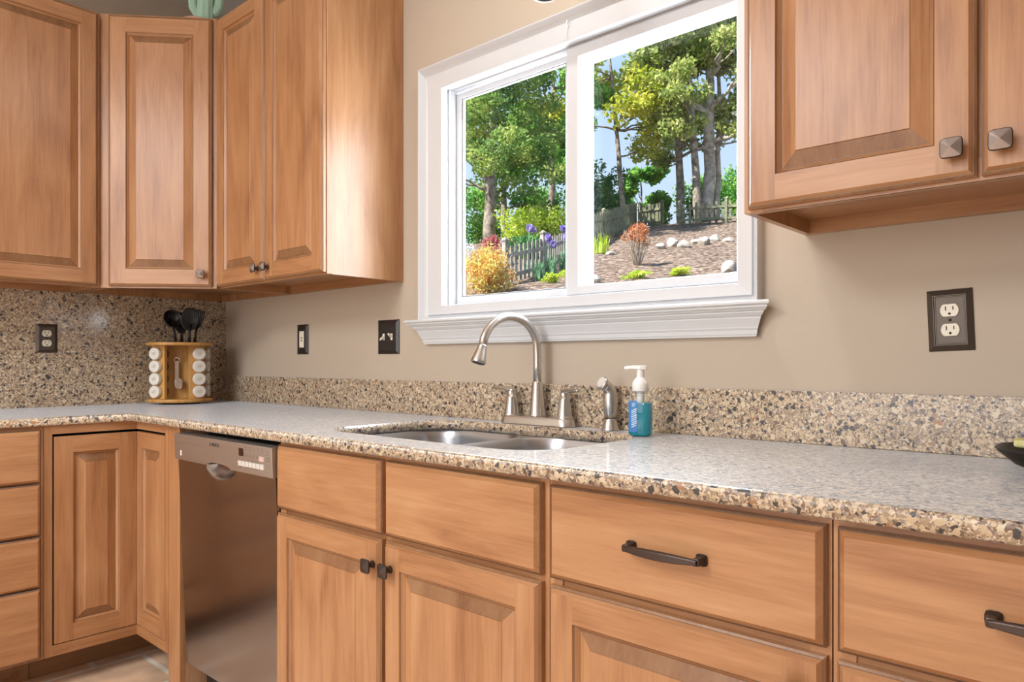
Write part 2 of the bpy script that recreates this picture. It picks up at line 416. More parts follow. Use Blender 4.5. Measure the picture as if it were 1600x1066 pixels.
# sliding window
win = bpy.data.objects.new('window_1', None); C.objects.link(win); win.location = (0, 0, 0); struct(win)
mb = MB()
mb.rings([(HX0+.001, HX1-.001, HZ0+.001, HZ1-.001, .060), (HX0+.001, HX1-.001, HZ0+.001, HZ1-.001, .0145), (OX0+.004, OX1-.004, OZ0+.053, OZ1-.002, .0145), (OX0+.004, OX1-.004, OZ0+.053, OZ1-.002, .024),
          (OX0+.0085, OX1-.008, OZ0+.055, OZ1-.007, .026), (OX0+.0085, OX1-.008, OZ0+.055, OZ1-.007, .060), (HX0+.001, HX1-.001, HZ0+.001, HZ1-.001, .060)], cap0=False, cap1=False)
mb.build('window_frame', 'vinyl', win)
def sash(name, x0, x1, z0, z1, yf, yb, yg, wl, wr, wb, wt):
    m = MB(); r = lambda d, y: (x0+wl+d, x1-wr-d, z0+wb+d*.6, z1-wt-d*.4, y)
    m.rings([(x0, x1, z0, z1, yb), (x0, x1, z0, z1, yf+.002), (x0+.002, x1-.002, z0+.002, z1-.002, yf), r(-.005, yf), r(-.002, yf+.003), r(-.002, yf+.009), r(.0015, yf+.010), r(.002, yg-.004), r(.0045, yg-.003), r(.005, yb)], cap0=False, cap1=False)
    s_ = m.build(name, 'vinyl', win)
    box_obj('glass', (x0+wl+.001, x1-wr-.001, yg-.002, yg+.002, z0+wb+.001, z1-wt-.001), 'pane_glass', s_)
    return s_
sash('sash', OX0+.009, 2.0765, OZ0+.056, 2.008, .044, .056, .051, .026, .020, .026, .022)
sash('sash', 2.078, OX1-.009, 1.2905, 2.012, .018, .084, .079, .047, .012, .027, .034)

# ------------------------------------------------------------------ cabinet parts
def door_mesh(w, h, fw=.057, t=.019, fwt=None, er=1.0):
    m = MB(); fwt = fwt or fw
    def R(i, y, j=None): j = i if j is None else j; return (i, w-i, j, h-j, y)
    m.rings([R(0, 0), R(0, -t+.009*er), R(.0035*er, -t+.0065*er), R(.0045*er, -t+.0065*er), R(.010*er, -t)], mats=(0, 1), cap0=True, cap1=False, over={1: (3, 3, 3, 3), 2: (2, 2, 2, 2)})  # dark outer edge line: glaze with gap shade painted in
    e = .010*er
    for x0, x1, z0, z1, mt in ((e, fw, e, h-e, 0), (w-fw, w-e, e, h-e, 0), (fw, w-fw, e, fwt, 1), (fw, w-fw, h-fwt, h-e, 1)):
        m.add([(x0, -t, z0), (x1, -t, z0), (x1, -t, z1), (x0, -t, z1)], [(0, 1, 2, 3)], mt)
    k = lambda d, y: R(fw+d, y, fwt+d)
    m.rings([k(0, -t), k(.0015, -t+.0035), k(.003, -t+.004), k(.007, -t+.008), k(.0095, -t+.0105), k(.0105, -t+.0105), k(.036, -t+.0035), k(.0375, -t+.002)],
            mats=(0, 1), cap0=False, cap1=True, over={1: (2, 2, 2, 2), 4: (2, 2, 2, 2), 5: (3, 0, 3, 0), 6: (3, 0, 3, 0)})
    return m
def drawer_mesh(w, h, t=.019):
    m = MB()
    def R(i, y): return (i, w-i, i, h-i, y)
    m.rings([R(0, 0), R(0, -t+.010), R(.003, -t+.008), R(.004, -t+.008), R(.0115, -t)], mats=(1, 1), cap0=True, cap1=True, capmat=1, over={1: (2, 2, 2, 2), 2: (2, 2, 2, 2)})  # dark edge rings: stain glaze plus painted shade between fronts
    return m
def knob_mesh():
    m = MB()
    Mx = Matrix.Rotation(PI/2, 3, 'X')     # local z -> -y
    m.lathe([(.0085, 0), (.0085, .003), (.006, .005), (.0055, .016), (.009, .019)], M=Mx, seg=16)
    L = []
    for r, p, d in ((.0095, 3, .0185), (.0150, 5, .0195), (.0162, 6, .0215), (.0160, 6, .0235), (.0148, 8, .0245)):
        L.append([(a, -d, b) for a, b in superell(r, p)])
    m.loft(L, 0, True, False, smooth=False)
    o = len(m.v); rg = L[-1]; n = len(rg)
    m.add(rg+[(0, -.0305, 0)], [(k, (k+1) % n, n) for k in range(n)], 1)
    return m
def pull_mesh(Lh=.066):
    m = MB()
    for sx in (-1, 1):
        cx = sx*(Lh-.003)
        m.loft([[(cx+a, -d, b) for a, b in superell(r, 5, 16)] for r, d in ((.0095, 0), (.0092, .004), (.0065, .008), (.006, .022))], 0, smooth=False)
    L = []
    for k in range(17):
        u = -1+2*k/16; x = u*Lh; hh = .0042+.0042*(1-u*u); y = -.022-.007*(1-u*u); th = .0035
        L.append([(x, y+th, -hh), (x, y+th, hh), (x, y-th, hh*.75), (x, y-th, -hh*.75)])
    m.loft(L, 0, True, True, smooth=False)
    return m
KNOB = knob_mesh(); PULL = pull_mesh()
def add_door(parent, x0, x1, z0, z1, y=0.0, knob=None, rz=0.0, fw=.057, name='door', fwt=None, px=None, er=1.0, kface='bronze_face'):
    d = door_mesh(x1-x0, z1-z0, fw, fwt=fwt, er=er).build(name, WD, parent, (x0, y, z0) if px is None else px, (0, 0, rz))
    if knob: KNOB.build('knob', ['bronze', kface], d, (knob[0]-x0, -.019, knob[1]-z0), bevel=0)
    return d
def add_drawer(parent, x0, x1, z0, z1, pull=None, name='drawer'):
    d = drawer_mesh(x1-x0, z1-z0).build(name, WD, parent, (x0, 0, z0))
    if pull: PULL.build('pull', 'bronze', d, (pull[0]-x0, -.019, pull[1]-z0), bevel=.0012)
    return d

def wall_cabinet(name, label, loc, rz, w, dep, doors, fw_stile=.038, z0=ZU, z1=ZUT, group='maple wall cabinets', end=True):
    t = thing(name, label, 'cabinet', loc, rz, group)
    m = MB(); h = z1-z0
    m.box(0.0015, .016, .019, dep, 0, h, 0); m.box(w-.016, w-.0015, .019, dep, 0, h, 0)
    m.box(.016, w-.016, .019, dep, .030, .044, 1); m.box(.016, w-.016, .019, dep, h-.016, h, 1)
    m.box(.016, w-.016, dep-.008, dep-.0005, .044, h-.016, 0); m.box(.016, w-.016, dep-.019, dep-.0008, 0, .030, 1)
    m.build('carcass', ['wood_v', 'wood_h'], t)
    m = MB()
    m.box(0, fw_stile, 0, .0188, 0, h, 0); m.box(w-fw_stile, w, 0, .0188, 0, h, 0)
    m.box(fw_stile, w-fw_stile, 0, .0188, 0, .038, 1); m.box(fw_stile, w-fw_stile, 0, .0188, h-.038, h, 1)
    m.box(fw_stile, w-fw_stile, .002, .0185, .038, h-.038, 0)
    m.build('face_frame', ['wood_v', 'wood_h', 'dark_void'], t, bevel=.0008)
    for x0, x1, kn in doors:
        add_door(t, x0, x1, .0055, h-.008, -.0005, (kn, .0495) if kn is not None else None)
    return t
# left wall cabinet (faces +x)
wall_cabinet('wall_cabinet', 'maple wall cabinet on the left wall, cut off by left photo edge', (.316, -1.2235, ZU), PI/2, .5785, .3155,
             [(.126, .5679, None)])
# diagonal corner cabinet
Pa = Vector((.317, -.6445)); Pb = Vector((.613, -.326)); dv = Pb-Pa; dl = dv.length; ang = math.atan2(dv.y, dv.x)
t = thing('corner_wall_cabinet', 'diagonal maple corner wall cabinet with one tall narrow door', 'cabinet', (Pa.x, Pa.y, ZU), ang, 'maple wall cabinets')
Ri = Matrix.Rotation(-ang, 2)
def loc2(p): q = Ri @ (Vector(p)-Pa); return (q.x, q.y)
def poly_prism(m, pts, z0, z1, mat):
    n = len(pts); m.add([(p[0], p[1], z0) for p in pts]+[(p[0], p[1], z1) for p in pts],
        [tuple(range(n)), tuple(range(n, 2*n))]+[(k, (k+1) % n, n+(k+1) % n, n+k) for k in range(n)], mat)
m = MB(); h = ZUT-ZU
nrm = Vector((-dv.y, dv.x)).normalized()*.019
pen = [loc2(p) for p in (Pa+nrm+Vector((-.006, .004)), Pb+nrm+Vector((-.004, .006)), Vector((.612, -.0008)), Vector((.0008, -.0008)), Vector((.0008, -.643)))]
poly_prism(m, pen, .030, .044, 1); poly_prism(m, pen, h-.016, h, 1)
for a_, b_ in ((Vector((.612, -.0008)), Vector((.0008, -.0008))), (Vector((.0008, -.0008)), Vector((.0008, -.643))), (Pb+nrm+Vector((-.004, .006)), Vector((.612, -.0008))), (Vector((.0008, -.643)), Pa+nrm+Vector((-.006, .004)))):
    c_ = (b_-a_).normalized(); nn = Vector((-c_.y, c_.x))*.016
    poly_prism(m, [loc2(p) for p in (a_, b_, b_+nn, a_+nn)], 0, h, 0)
m.build('carcass', ['wood_v', 'wood_h'], t)
m = MB(); fs = .040
m.box(0, fs, 0, .0188, 0, h, 0); m.box(dl-fs, dl, 0, .0188, 0, h, 0); m.box(fs, dl-fs, 0, .0188, 0, .038, 1)
m.box(fs, dl-fs, 0, .0188, h-.038, h, 1); m.box(fs, dl-fs, .002, .0185, .038, h-.038, 0)
m.build('face_frame', ['wood_v', 'wood_h', 'dark_void'], t, bevel=.0008)
add_door(t, .036, dl-.016, .0055, h-.008, -.0005, (dl-.050, .052), fw=.066)
# back wall cabinet left of window
wall_cabinet('wall_cabinet', 'two-door maple wall cabinet left of the window', (.6165, -.316, ZU), 0, .7400, .3155,
             [(.0057, .3627, .333), (.3715, .7365, .4005)])
# right of window
wall_cabinet('wall_cabinet', 'maple wall cabinet right of the window with two pyramid knobs', (2.779, -.316, ZU), 0, .78, .3155,
             [(.0115, .3885, .359), (.3950, .7700, .424)])

TOE = .118
def base_cabinet(name, label, loc, rz, w, group='maple base cabinets', dep=.618, stile=.03, toe_depth=.165):
    t = thing(name, label, 'cabinet', loc, rz, group)
    m = MB()
    m.box(.0005, .016, .019, dep, TOE, ZB-.001, 0); m.box(w-.016, w-.0005, .019, dep, TOE, ZB-.001, 0)
    m.box(.016, w-.016, .019, dep, TOE, TOE+.016, 0); m.box(.016, w-.016, dep-.008, dep, TOE, ZB-.001, 0)
    m.build('carcass', ['wood_v'], t)
    m = MB()
    m.box(.0003, stile, 0, .0188, TOE, ZB-.0005, 0); m.box(w-stile, w-.0003, 0, .0188, TOE, ZB-.0005, 0)
    m.box(stile, w-stile, 0, .0188, TOE, TOE+.03, 1); m.box(stile, w-stile, 0, .0188, ZB-.04, ZB-.0005, 1)
    m.box(stile, w-stile, 0.003, .0188, .68, .72, 1)
    m.box(stile, w-stile, .006, .0185, TOE+.03, ZB-.04, 0)
    m.build('face_frame', ['wood_v', 'wood_h', 'dark_void'], t)
    box_obj('toe_kick', (.0005, w-.0005, toe_depth, toe_depth+.016, 0.0005, TOE), 'wood_toe', t)
    return t
YF = -.625
# sink base
t = base_cabinet('base_cabinet', 'maple sink base cabinet beside the dishwasher, two blank drawer fronts', (1.610, YF, 0), 0, .936)
X = 1.610
add_drawer(t, 1.6141-X, 2.0631-X, .7055, .8760, name='false_drawer_front')
add_drawer(t, 2.0771-X, 2.5345-X, .7055, .8760, name='false_drawer_front')
add_door(t, 1.6141-X, 2.0631-X, .150, .6945, -.0003, (2.041-X, .637), kface='bronze')
add_door(t, 2.0771-X, 2.5345-X, .150, .6945, -.0003, (2.104-X, .637), kface='bronze')
# drawer bases
for X, lab in ((2.5465, 'maple base cabinet right of the sink base, arched pull centred on its drawer'),
               (3.0485, 'maple base cabinet cut off by the right photo edge, drawer pull half visible')):
    t = base_cabinet('base_cabinet', lab, (X, YF, 0), 0, .5005)
    add_drawer(t, .0085, .4955, .7065, .8750, pull=(.2520, .796))
    add_door(t, .0085, .4955, .150, .6945, -.0003, (.455, .640), kface='bronze')
# left drawer base (faces +x): local x = world y
t = base_cabinet('base_cabinet', 'maple four-drawer base cabinet at the left photo edge', (.625, -1.40, 0), PI/2, .4855)
for z0, z1 in ((.7005, .8742), (.5270, .6965), (.3575, .5230), (.1240, .3537)):
    add_drawer(t, .010, .4765, z0, z1)
# corner carousel base with a folding two-leaf door
t = thing('corner_base_cabinet', 'maple corner base cabinet with a two-leaf folding door', 'cabinet', (0, 0, 0), 0, 'maple base cabinets')
m = MB()
XR = .893; YL = -.9135
m.box(.004, .55, YL, -.004, .119, .150, 0); m.box(.55, XR, -.55, -.004, .119, .150, 0)
m.box(.004, .606, YL, YL+.016, .150, ZB-.001, 0); m.box(XR-.016, XR, -.606, -.004, .150, ZB-.001, 0)
m.box(.57, .584, YL+.016, -.57, .150, ZB-.03, 1); m.box(.57, XR-.016, -.584, -.57, .150, ZB-.03, 1)
m.build('carcass', ['wood_v', 'dark_void'], t)
m = MB()
f0, f1 = .606, .625
m.box(f0, f1, YL, -.889, TOE, ZB-.0005, 0); m.box(f0, f1, -.889, -.625, .856, ZB-.0005, 2); m.box(f0, f1, -.889, -.606, TOE, .1535, 2)
m.box(f1, XR-.024, -f1, -f0, .856, ZB-.0005, 1); m.box(f0, f1, -.625, -.606, .856, ZB-.0005, 1); m.box(f1, XR-.024, -f1, -f0, TOE, .1535, 1)
m.box(XR-.024, XR, -f1, -f0, TOE, ZB-.0005, 0)
m.build('face_frame', ['wood_v', 'wood_h', 'wood_d'], t)
m = MB(); m.box(.440, .456, YL, -.456, .0005, TOE); m.box(.440, XR, -.456, -.440, .0005, TOE)
m.build('toe_kick', ['wood_toe'], t)
add_door(t, 0, .2565, 0, .6905, name='door', rz=PI/2, px=(.6075, -.8835, .1565), fw=.056, er=.05)
add_door(t, 0, .2405, 0, .6905, name='door', rz=0, px=(.6267, -.6075, .1565), fw=.043, fwt=.056, er=.05)
# end panel beside dishwasher
e = thing('end_panel', 'maple panel standing on the floor between corner cabinet and dishwasher', 'panel', (.8945, -.005, 0))
m = MB(); m.box(0, .086, -.620, -.601, .0005, ZB-.0007, 0); m.build('front_strip', ['wood_v'], e, bevel=.001)
m = MB(); m.box(.068, .086, -.6008, -.02, .0005, ZB-.0007, 0); m.build('side_board', ['raw_wood'], e)

# ------------------------------------------------------------------ dishwasher
dw = thing('dishwasher', 'stainless steel dishwasher under the counter between panel and sink base', 'dishwasher', (1.0, -.60, 0))
DWW = .600
mb = MB(); mb.box(.004, DWW-.006, .06, .56, .02, .862); mb.build('tub', 'dark_void', dw)
mb = MB(); mb.box(.01, DWW-.01, .05, .06, .0008, .105); mb.build('toe_panel', 'black', dw)
# outer door skin, leaning out slightly at the top, with a scooped hand pocket
lean = math.radians(2.2)
HX, HW, HH = .29, .082, .040
ztop = .785-.118
mb = MB(); nx, nz = 44, 60; G = []
def yskin(x, z):
    y = 0.0
    if abs(x-HX) < HW:
        dd = (ztop-z)/(HH*math.sqrt(max(1e-6, 1-((x-HX)/HW)**2)))
        if 0 <= dd < 1: y += .022*(1-dd*dd)
    return y
xs = [.002+(DWW+.004)*i/nx for i in range(nx+1)]; zs = [ztop*(1-(1-k/nz)**1.7) for k in range(nz+1)]
vs = [(x, yskin(x, z), z) for z in zs for x in xs]
fs_ = [(k*(nx+1)+i, k*(nx+1)+i+1, (k+1)*(nx+1)+i+1, (k+1)*(nx+1)+i) for k in range(nz) for i in range(nx)]
mb.add(vs, fs_, 0, True)
xa, xb = xs[0], xs[-1]
mb.box(xa, xb, .0235, .042, 0, ztop)
mb.add([(xa, 0, 0), (xb, 0, 0), (xb, .0235, 0), (xa, .0235, 0)], [(0, 1, 2, 3)])
mb.add([(xa, 0, 0), (xa, 0, ztop), (xa, .0235, ztop), (xa, .0235, 0)], [(0, 1, 2, 3)])
mb.add([(xb, 0, 0), (xb, 0, ztop), (xb, .0235, ztop), (xb, .0235, 0)], [(0, 1, 2, 3)])
dd_ = mb.build('door', 'steel_door', dw, (0, -.012, .118), (lean, 0, 0), recalc=False)
# control panel with an arched notch above the hand pocket
mb = MB()
pz0, pz1 = .7855-.118, .868-.118
bot = [(.0, pz0)]
for k in range(17):
    a = PI-PI*k/16; bot.append((HX+HW*math.cos(a)*.98, pz0+.011*math.sin(a)))
bot.append((DWW+.0065, pz0))
pts = bot+[(DWW+.0065, pz1), (.0, pz1)]
n = len(pts)
mb.add([(p[0], -.010, p[1]) for p in pts]+[(p[0], .03, p[1]) for p in pts], [tuple(range(n)), tuple(range(n, 2*n))]+[(k, (k+1) % n, n+(k+1) % n, n+k) for k in range(n)], 0)
cp = mb.build('control_panel', 'steel_panel', dd_, (0, 0, 0), bevel=.0012)
def panel_box(name, x0, x1, z0, z1, mat, th=.0008):
    return box_obj(name, (x0, x1, -.010-th, -.0098, z0-.118, z1-.118), mat, dd_)
panel_box('display', .427, .452, .8325, .8545, 'display_dark')
m = MB()
for i in range(5):
    for z in (.858, .851):
        m.box(.463+i*.0225, .463+i*.0225+.010, -.0106, -.0098, z-.118, z+.0022-.118)
for i in range(4): m.box(.578, .592, -.0106, -.0098, .8545-i*.0085-.118, .8568-i*.0085-.118)
for i in range(4): m.box(.463+i*.021, .468+i*.021, -.0106, -.0098, .833-.118, .8375-.118)
m.box(.422, .462, -.0106, -.0098, .8225-.118, .8235-.118); m.box(.47, .54, -.0106, -.0098, .8225-.118, .8235-.118)
m.box(.43, .445, -.0106, -.0098, .8000-.118, .8010-.118); m.box(.46, .535, -.0106, -.0098, .8000-.118, .8010-.118)
m.build('printed_marks', 'print_mid', dd_)
for i in range(7): panel_box('button', .4225+i*.0205, .4225+i*.0205+.0185, .8045, .8185, 'button_grey', .0018)
panel_box('start_button', .540, .566, .8265, .8400, 'button_pink', .0016)
panel_box('indicator', .043, .0500, .8005, .8165, 'pump_white', .001)
def text_obj(body, size, name, mat, parent, loc, rot):
    cu = bpy.data.curves.new(name, 'FONT'); cu.body = body; cu.size = size; cu.extrude = .0003; cu.offset = size*.03
    tmp = bpy.data.objects.new(name+'_tmp', cu); C.objects.link(tmp)
    dg = bpy.context.evaluated_depsgraph_get(); me = bpy.data.meshes.new_from_object(tmp.evaluated_get(dg))
    bpy.data.objects.remove(tmp); me.materials.clear(); me.materials.append(MATS[mat])
    o = bpy.data.objects.new(name, me); C.objects.link(o); o.parent = parent; o.location = loc; o.rotation_euler = rot
    return o
text_obj('BOSCH', .0135, 'maker_lettering', 'print_dark', dd_, (.262, -.0103, .8465-.118), (PI/2, 0, 0))
m = MB(); Mx = Matrix.Rotation(PI/2, 3, 'X')
m.lathe([(.0038, 0), (.0038, .0005), (.0052, .0005), (.0052, 0)], c=(.252, -.0099, .8512-.118), M=Mx, seg=24, cap0=False, cap1=False)
m.box(.2495, .2503, -.0105, -.0099, .8487-.118, .8537-.118); m.box(.2537, .2545, -.0105, -.0099, .8487-.118, .8537-.118); m.box(.2495, .2545, -.0105, -.0099, .8509-.118, .8515-.118)
m.build('maker_emblem', 'print_dark', dd_)

# ------------------------------------------------------------------ countertop with sink cut-out
b_, a_ = .6535, .6446
XC, YC = 3.62, -1.42
CUT = dict(x0=1.655, x1=2.442, y0=-.548, y1=-.093, r=.125)
bm = bmesh.new()
re = .007
def L_pts(o): return [(XC, -b_+o), (XC, -.0008), (.0008, -.0008), (.0008, YC), (a_-o, YC), (a_-o, -b_+o)]
top = [bm.verts.new((x, y, ZT)) for x, y in L_pts(re)]
hole = [bm.verts.new(p) for p in rrect(CUT['x0'], CUT['x1'], CUT['y0'], CUT['y1'], CUT['r'], ZT, 14)]
te = [bm.edges.new((top[i], top[(i+1) % 6])) for i in range(6)]+[bm.edges.new((hole[i], hole[(i+1) % len(hole)])) for i in range(len(hole))]
bmesh.ops.triangle_fill(bm, use_beauty=True, edges=te)
for f in list(bm.faces):
    c = f.calc_center_median()
    if CUT['x0']+.05 < c.x < CUT['x1']-.05 and CUT['y0']+.05 < c.y < CUT['y1']-.05 and all(v in hole for v in f.verts): bm.faces.remove(f)
hb = [bm.verts.new((v.co.x, v.co.y, ZB)) for v in hole]
for i in range(len(hole)):
    j = (i+1) % len(hole); f = bm.faces.new((hole[i], hole[j], hb[j], hb[i])); f.smooth = True
# rounded nosing
loops = []
for k in range(6):
    th = PI/2*k/5; o = re*(1-math.sin(th)) if False else re*(1-math.cos(PI/2-th)); z = ZT-re+re*math.sin(PI/2-th)
    loops.append((re-re*math.sin(th), ZT-re+re*math.cos(th)))
loops += [(0, ZB+.003), (.003, ZB)]
prev = None
for o, z in loops:
    cur = [bm.verts.new((XC, -b_+o, z)), bm.verts.new((a_-o, -b_+o, z)), bm.verts.new((a_-o, YC, z))]
    if prev:
        for q in range(2):
            f = bm.faces.new((prev[q], prev[q+1], cur[q+1], cur[q])); f.smooth = True
    prev = cur
bt = [bm.verts.new((x, y, ZB)) for x, y in L_pts(.003)]
be = [bm.edges.new((bt[i], bt[(i+1) % 6])) for i in range(6)]+[bm.edges.get((hb[i], hb[(i+1) % len(hb)])) for i in range(len(hb))]
r_ = bmesh.ops.triangle_fill(bm, use_beauty=True, edges=be)
for f in [g for g in r_['geom'] if isinstance(g, bmesh.types.BMFace)]:
    if all(v in hb for v in f.verts): bm.faces.remove(f)
for i in (0, 1, 2, 3):
    if i == 3 or i == 0: pass
for i, j in ((0, 1), (1, 2), (2, 3), (3, 4)):
    try: bm.faces.new((top[i], top[j], bt[j], bt[i]))
    except ValueError: pass
bmesh.ops.remove_doubles(bm, verts=bm.verts, dist=1e-5)
bmesh.ops.recalc_face_normals(bm, faces=bm.faces)
me = bpy.data.meshes.new('countertop'); bm.to_mesh(me); bm.free(); me.materials.append(MATS['quartz'])
o = bpy.data.objects.new('countertop', me); C.objects.link(o)
tag(o, 'speckled beige and brown quartz countertop running around the corner', 'countertop')
SPL = ZT+.1175
tag(box_obj('backsplash', (.0215, XC, -.0205, -.0008, ZT+.0003, SPL), 'quartz', bevel=.0015), 'low speckled quartz backsplash strip along the back wall under the window', 'backsplash')
tag(box_obj('backsplash', (.0008, .0205, YC, -.0008, ZT+.0003, ZU-.0005), 'quartz'), 'tall speckled quartz backsplash slab covering the left wall up to the cabinets', 'backsplash')

# ------------------------------------------------------------------ sink
sk = thing('sink', 'stainless steel undermount double-bowl sink set in the countertop', 'sink', (2.05, -.32, ZB))
bx = [(1.648-2.05, 2.040-2.05), (2.066-2.05, 2.450-2.05)]; by = (-.556+.32, -.086+.32)
bm = bmesh.new()
out = [bm.verts.new(p) for p in rrect(-.425, .425, by[0]-.02, by[1]+.02, .12, -.0008, 8)]
es = [bm.edges.new((out[i], out[(i+1) % len(out)])) for i in range(len(out))]
HL = []
for x0, x1 in bx:
    h_ = [bm.verts.new(p) for p in rrect(x0, x1, by[0], by[1], .10, -.0008, 10)]; HL.append(h_)
    es += [bm.edges.new((h_[i], h_[(i+1) % len(h_)])) for i in range(len(h_))]
bmesh.ops.triangle_fill(bm, use_beauty=True, edges=es)
for f in list(bm.faces):
    if any(all(v in h_ for v in f.verts) for h_ in HL): bm.faces.remove(f)
me = bpy.data.meshes.new('rim'); bm.to_mesh(me); bm.free(); me.materials.append(MATS['steel_sink'])
o = bpy.data.objects.new('rim', me); C.objects.link(o); o.parent = sk
for (x0, x1), dep in zip(bx, (.20, .18)):
    m = MB(); L = []
    for ins_, z, r in ((0, -.0008, .10), (.003, -.006, .098), (.007, -.03, .095), (.012, -dep+.04, .09), (.022, -dep+.012, .085), (.045, -dep, .07)):
        L.append(rrect(x0+ins_, x1-ins_, by[0]+ins_, by[1]-ins_, r, z, 10))
    m.loft(L, 0, False, True)
    bw = m.build('basin', 'steel_sink', sk, recalc=False)
    m = MB(); m.lathe([(.045, 0), (.044, .002), (.03, .003), (.028, -.002)], c=((x0+x1)/2, (by[0]+by[1])/2+.03, -dep+.0005)); m.build('drain', 'chrome', bw)

# ------------------------------------------------------------------ faucet
fc = thing('faucet', 'brushed nickel two-handle kitchen faucet with high arc spout', 'faucet', (2.028, -.053, ZT+.0004))
m = MB(); L = []
for sc_, z in ((1.0, 0), (1.0, .003), (.985, .006), (.93, .019), (.86, .0235), (.80, .025)):
    L.append([(p[0], p[1], z) for p in rrect(-.132*(.5+.5*sc_), .132*(.5+.5*sc_), -.030*sc_, .030*sc_, .029*sc_, 0, 8)])
m.loft(L); m.build('base_plate', 'nickel', fc)
m = MB(); m.lathe([(.0255, .024), (.0250, .029), (.0235, .032), (.0150, .124), (.0142, .1262)], seg=32)
hx, hy_ = -.034, -.190
pts = [(0, 0, .1262), (0, 0, .17), (0, 0, .205)]
Rr = math.hypot(hx, hy_)/2
for k in range(1, 17):
    a = PI*k/16*.965; f_ = (1-math.cos(a))/2
    pts.append((hx*f_, hy_*f_, .218+.092*math.sin(a)))
m.tube(pts, .0118, 16, 0, True)
m.build('spout', 'nickel', fc)
m = MB(); e0 = Vector(pts[-1]); dr = (Vector(pts[-1])-Vector(pts[-3])).normalized()
q = Vector((0, 0, 1)).rotation_difference(dr).to_matrix()
m.lathe([(.0120, -.001), (.0124, .003), (.0124, .004), (.0150, .018), (.0205, .044), (.0210, .049), (.0200, .0515)], c=e0, M=q, seg=28)
m.build('spray_head', 'nickel', fc)
m = MB(); m.lathe([(.0175, .0512), (.0165, .0525), (.012, .052)], c=e0, M=q, seg=24); m.build('aerator', 'print_dark', fc)
for sx, in ((-1,), (1,)):
    m = MB(); cx = sx*.1005
    m.lathe([(.0255, .020), (.0250, .026), (.0225, .029), (.0222, .031), (.0150, .078), (.0150, .0795), (.0138, .080), (.0128, .094), (.0110, .0985), (.006, .1005)], c=(cx, 0, 0), seg=28)
    L = []
    for u, w_, h_ in ((-.012, .008, .003), (-.008, .0115, .0065), (.0, .0125, .0085), (.016, .0105, .0068), (.045, .0098, .0055), (.068, .0098, .0050), (.074, .0078, .0036)):
        x = cx+sx*u*(1.06 if sx < 0 else .95); z = .098+.006*min(1, max(0, u/.03)); y = -.35*u if sx > 0 else .05*u
        L.append([(x, y+w_*math.cos(2*PI*k/12), z+h_*math.sin(2*PI*k/12)) for k in range(12)])
    m.loft(L); m.build('handle', 'nickel', fc)

sp = thing('side_sprayer', 'brushed nickel side sprayer standing beside the faucet', 'sprayer', (2.283, -.052, ZT+.0004))
m = MB(); m.lathe([(.0245, 0), (.0245, .003), (.0225, .006), (.0165, .029), (.0160, .031)], seg=28); m.build('holder', 'nickel', sp)
m = MB(); m.lathe([(.0152, .0312), (.0152, .033)], seg=28, mat=1)
dirn = Vector((-.25, -.97, 0)).normalized()
pp = [(0, 0, .033), (0, 0, .048), (0, 0, .070), (0, 0, .092)]
rr_ = [.0155, .0180, .0200, .0195]
for k in range(1, 8):
    a = math.radians(66)*k/7; R0 = .032
    pp.append((dirn.x*R0*(1-math.cos(a)), dirn.y*R0*(1-math.cos(a)), .092+R0*math.sin(a))); rr_.append(.0195-.0058*k/7)
m.tube(pp, rr_, 20)
e0 = Vector(pp[-1]); dr = (Vector(pp[-1])-Vector(pp[-2])).normalized(); q = Vector((0, 0, 1)).rotation_difference(dr).to_matrix()
m.lathe([(.0135, 0), (.0160, .004), (.0188, .009), (.0190, .013), (.0165, .0155)], c=e0, M=q, seg=24)
m.build('spray_wand', ['nickel', 'print_dark'], sp)
m = MB(); m.lathe([(.0155, .0152), (.0150, .0165), (.008, .0168)], c=e0, M=q, seg=24); m.build('spray_face', 'button_grey', sp)

# ------------------------------------------------------------------ soap bottle
sb = thing('soap_dispenser', 'clear foam soap bottle with blue liquid and white pump', 'soap bottle', (2.425, -.128, ZT+.0004), math.radians(20))
def rr_loop(w, d, z): return rrect(-w, w, -d, d, min(w, d)*.62, z, 6)
m = MB(); m.loft([rr_loop(w, d, z) for w, d, z in ((.022, .019, 0), (.0268, .0235, .004), (.0280, .0245, .010), (.0280, .0245, .088), (.0272, .0238, .098), (.0225, .0205, .109), (.0185, .0175, .1145), (.0175, .0170, .121))], cap1=False)
m.build('bottle', 'clear_plastic', sb, recalc=True)
m = MB(); m.loft([rr_loop(w, d, z) for w, d, z in ((.0215, .0185, .0015), (.0260, .0228, .005), (.0272, .0238, .010), (.0272, .0238, .083))])
m.build('liquid', 'soap_liquid', sb)
m = MB(); m.lathe([(.0200, .1105), (.0200, .128), (.0190, .133), (.0135, .141), (.0095, .145), (.0090, .161), (.0095, .166)], seg=28)
m.lathe([(.008, .02), (.008, .106), (.011, .108), (.011, .1105)], seg=16)
L = []
for x, w_, z0, z1 in ((-.040, .0045, .1655, .1695), (-.036, .0060, .1640, .1715), (-.020, .0090, .1655, .1735), (0, .0125, .1640, .1735), (.012, .0110, .1630, .1730), (.0165, .0080, .1640, .1720)):
    L.append([(x, -w_, z0), (x, w_, z0), (x, w_, z1), (x, -w_, z1)])
m.loft(L, smooth=False)
pu = m.build('pump', 'pump_white', sb, rot=(0, 0, math.radians(10)), bevel=.0015)
m = MB(); m.loft([[(-.0235, -.0205, z), (-.0170, -.0248, z), (-.0080, -.0250, z), (-.0030, -.0250, z)] for z in (.012, .050, .088)], 0, False, False, closed=False)
for k in range(9):
    z = .022+k*.005; m.add([(-.0170, -.0254, z), (-.0045+.001*(k % 3), -.0256, z+.006), (-.0045, -.0256, z+.0085), (-.0170, -.0254, z+.002+.001*(k % 2))], [(0, 1, 2, 3)], 1)
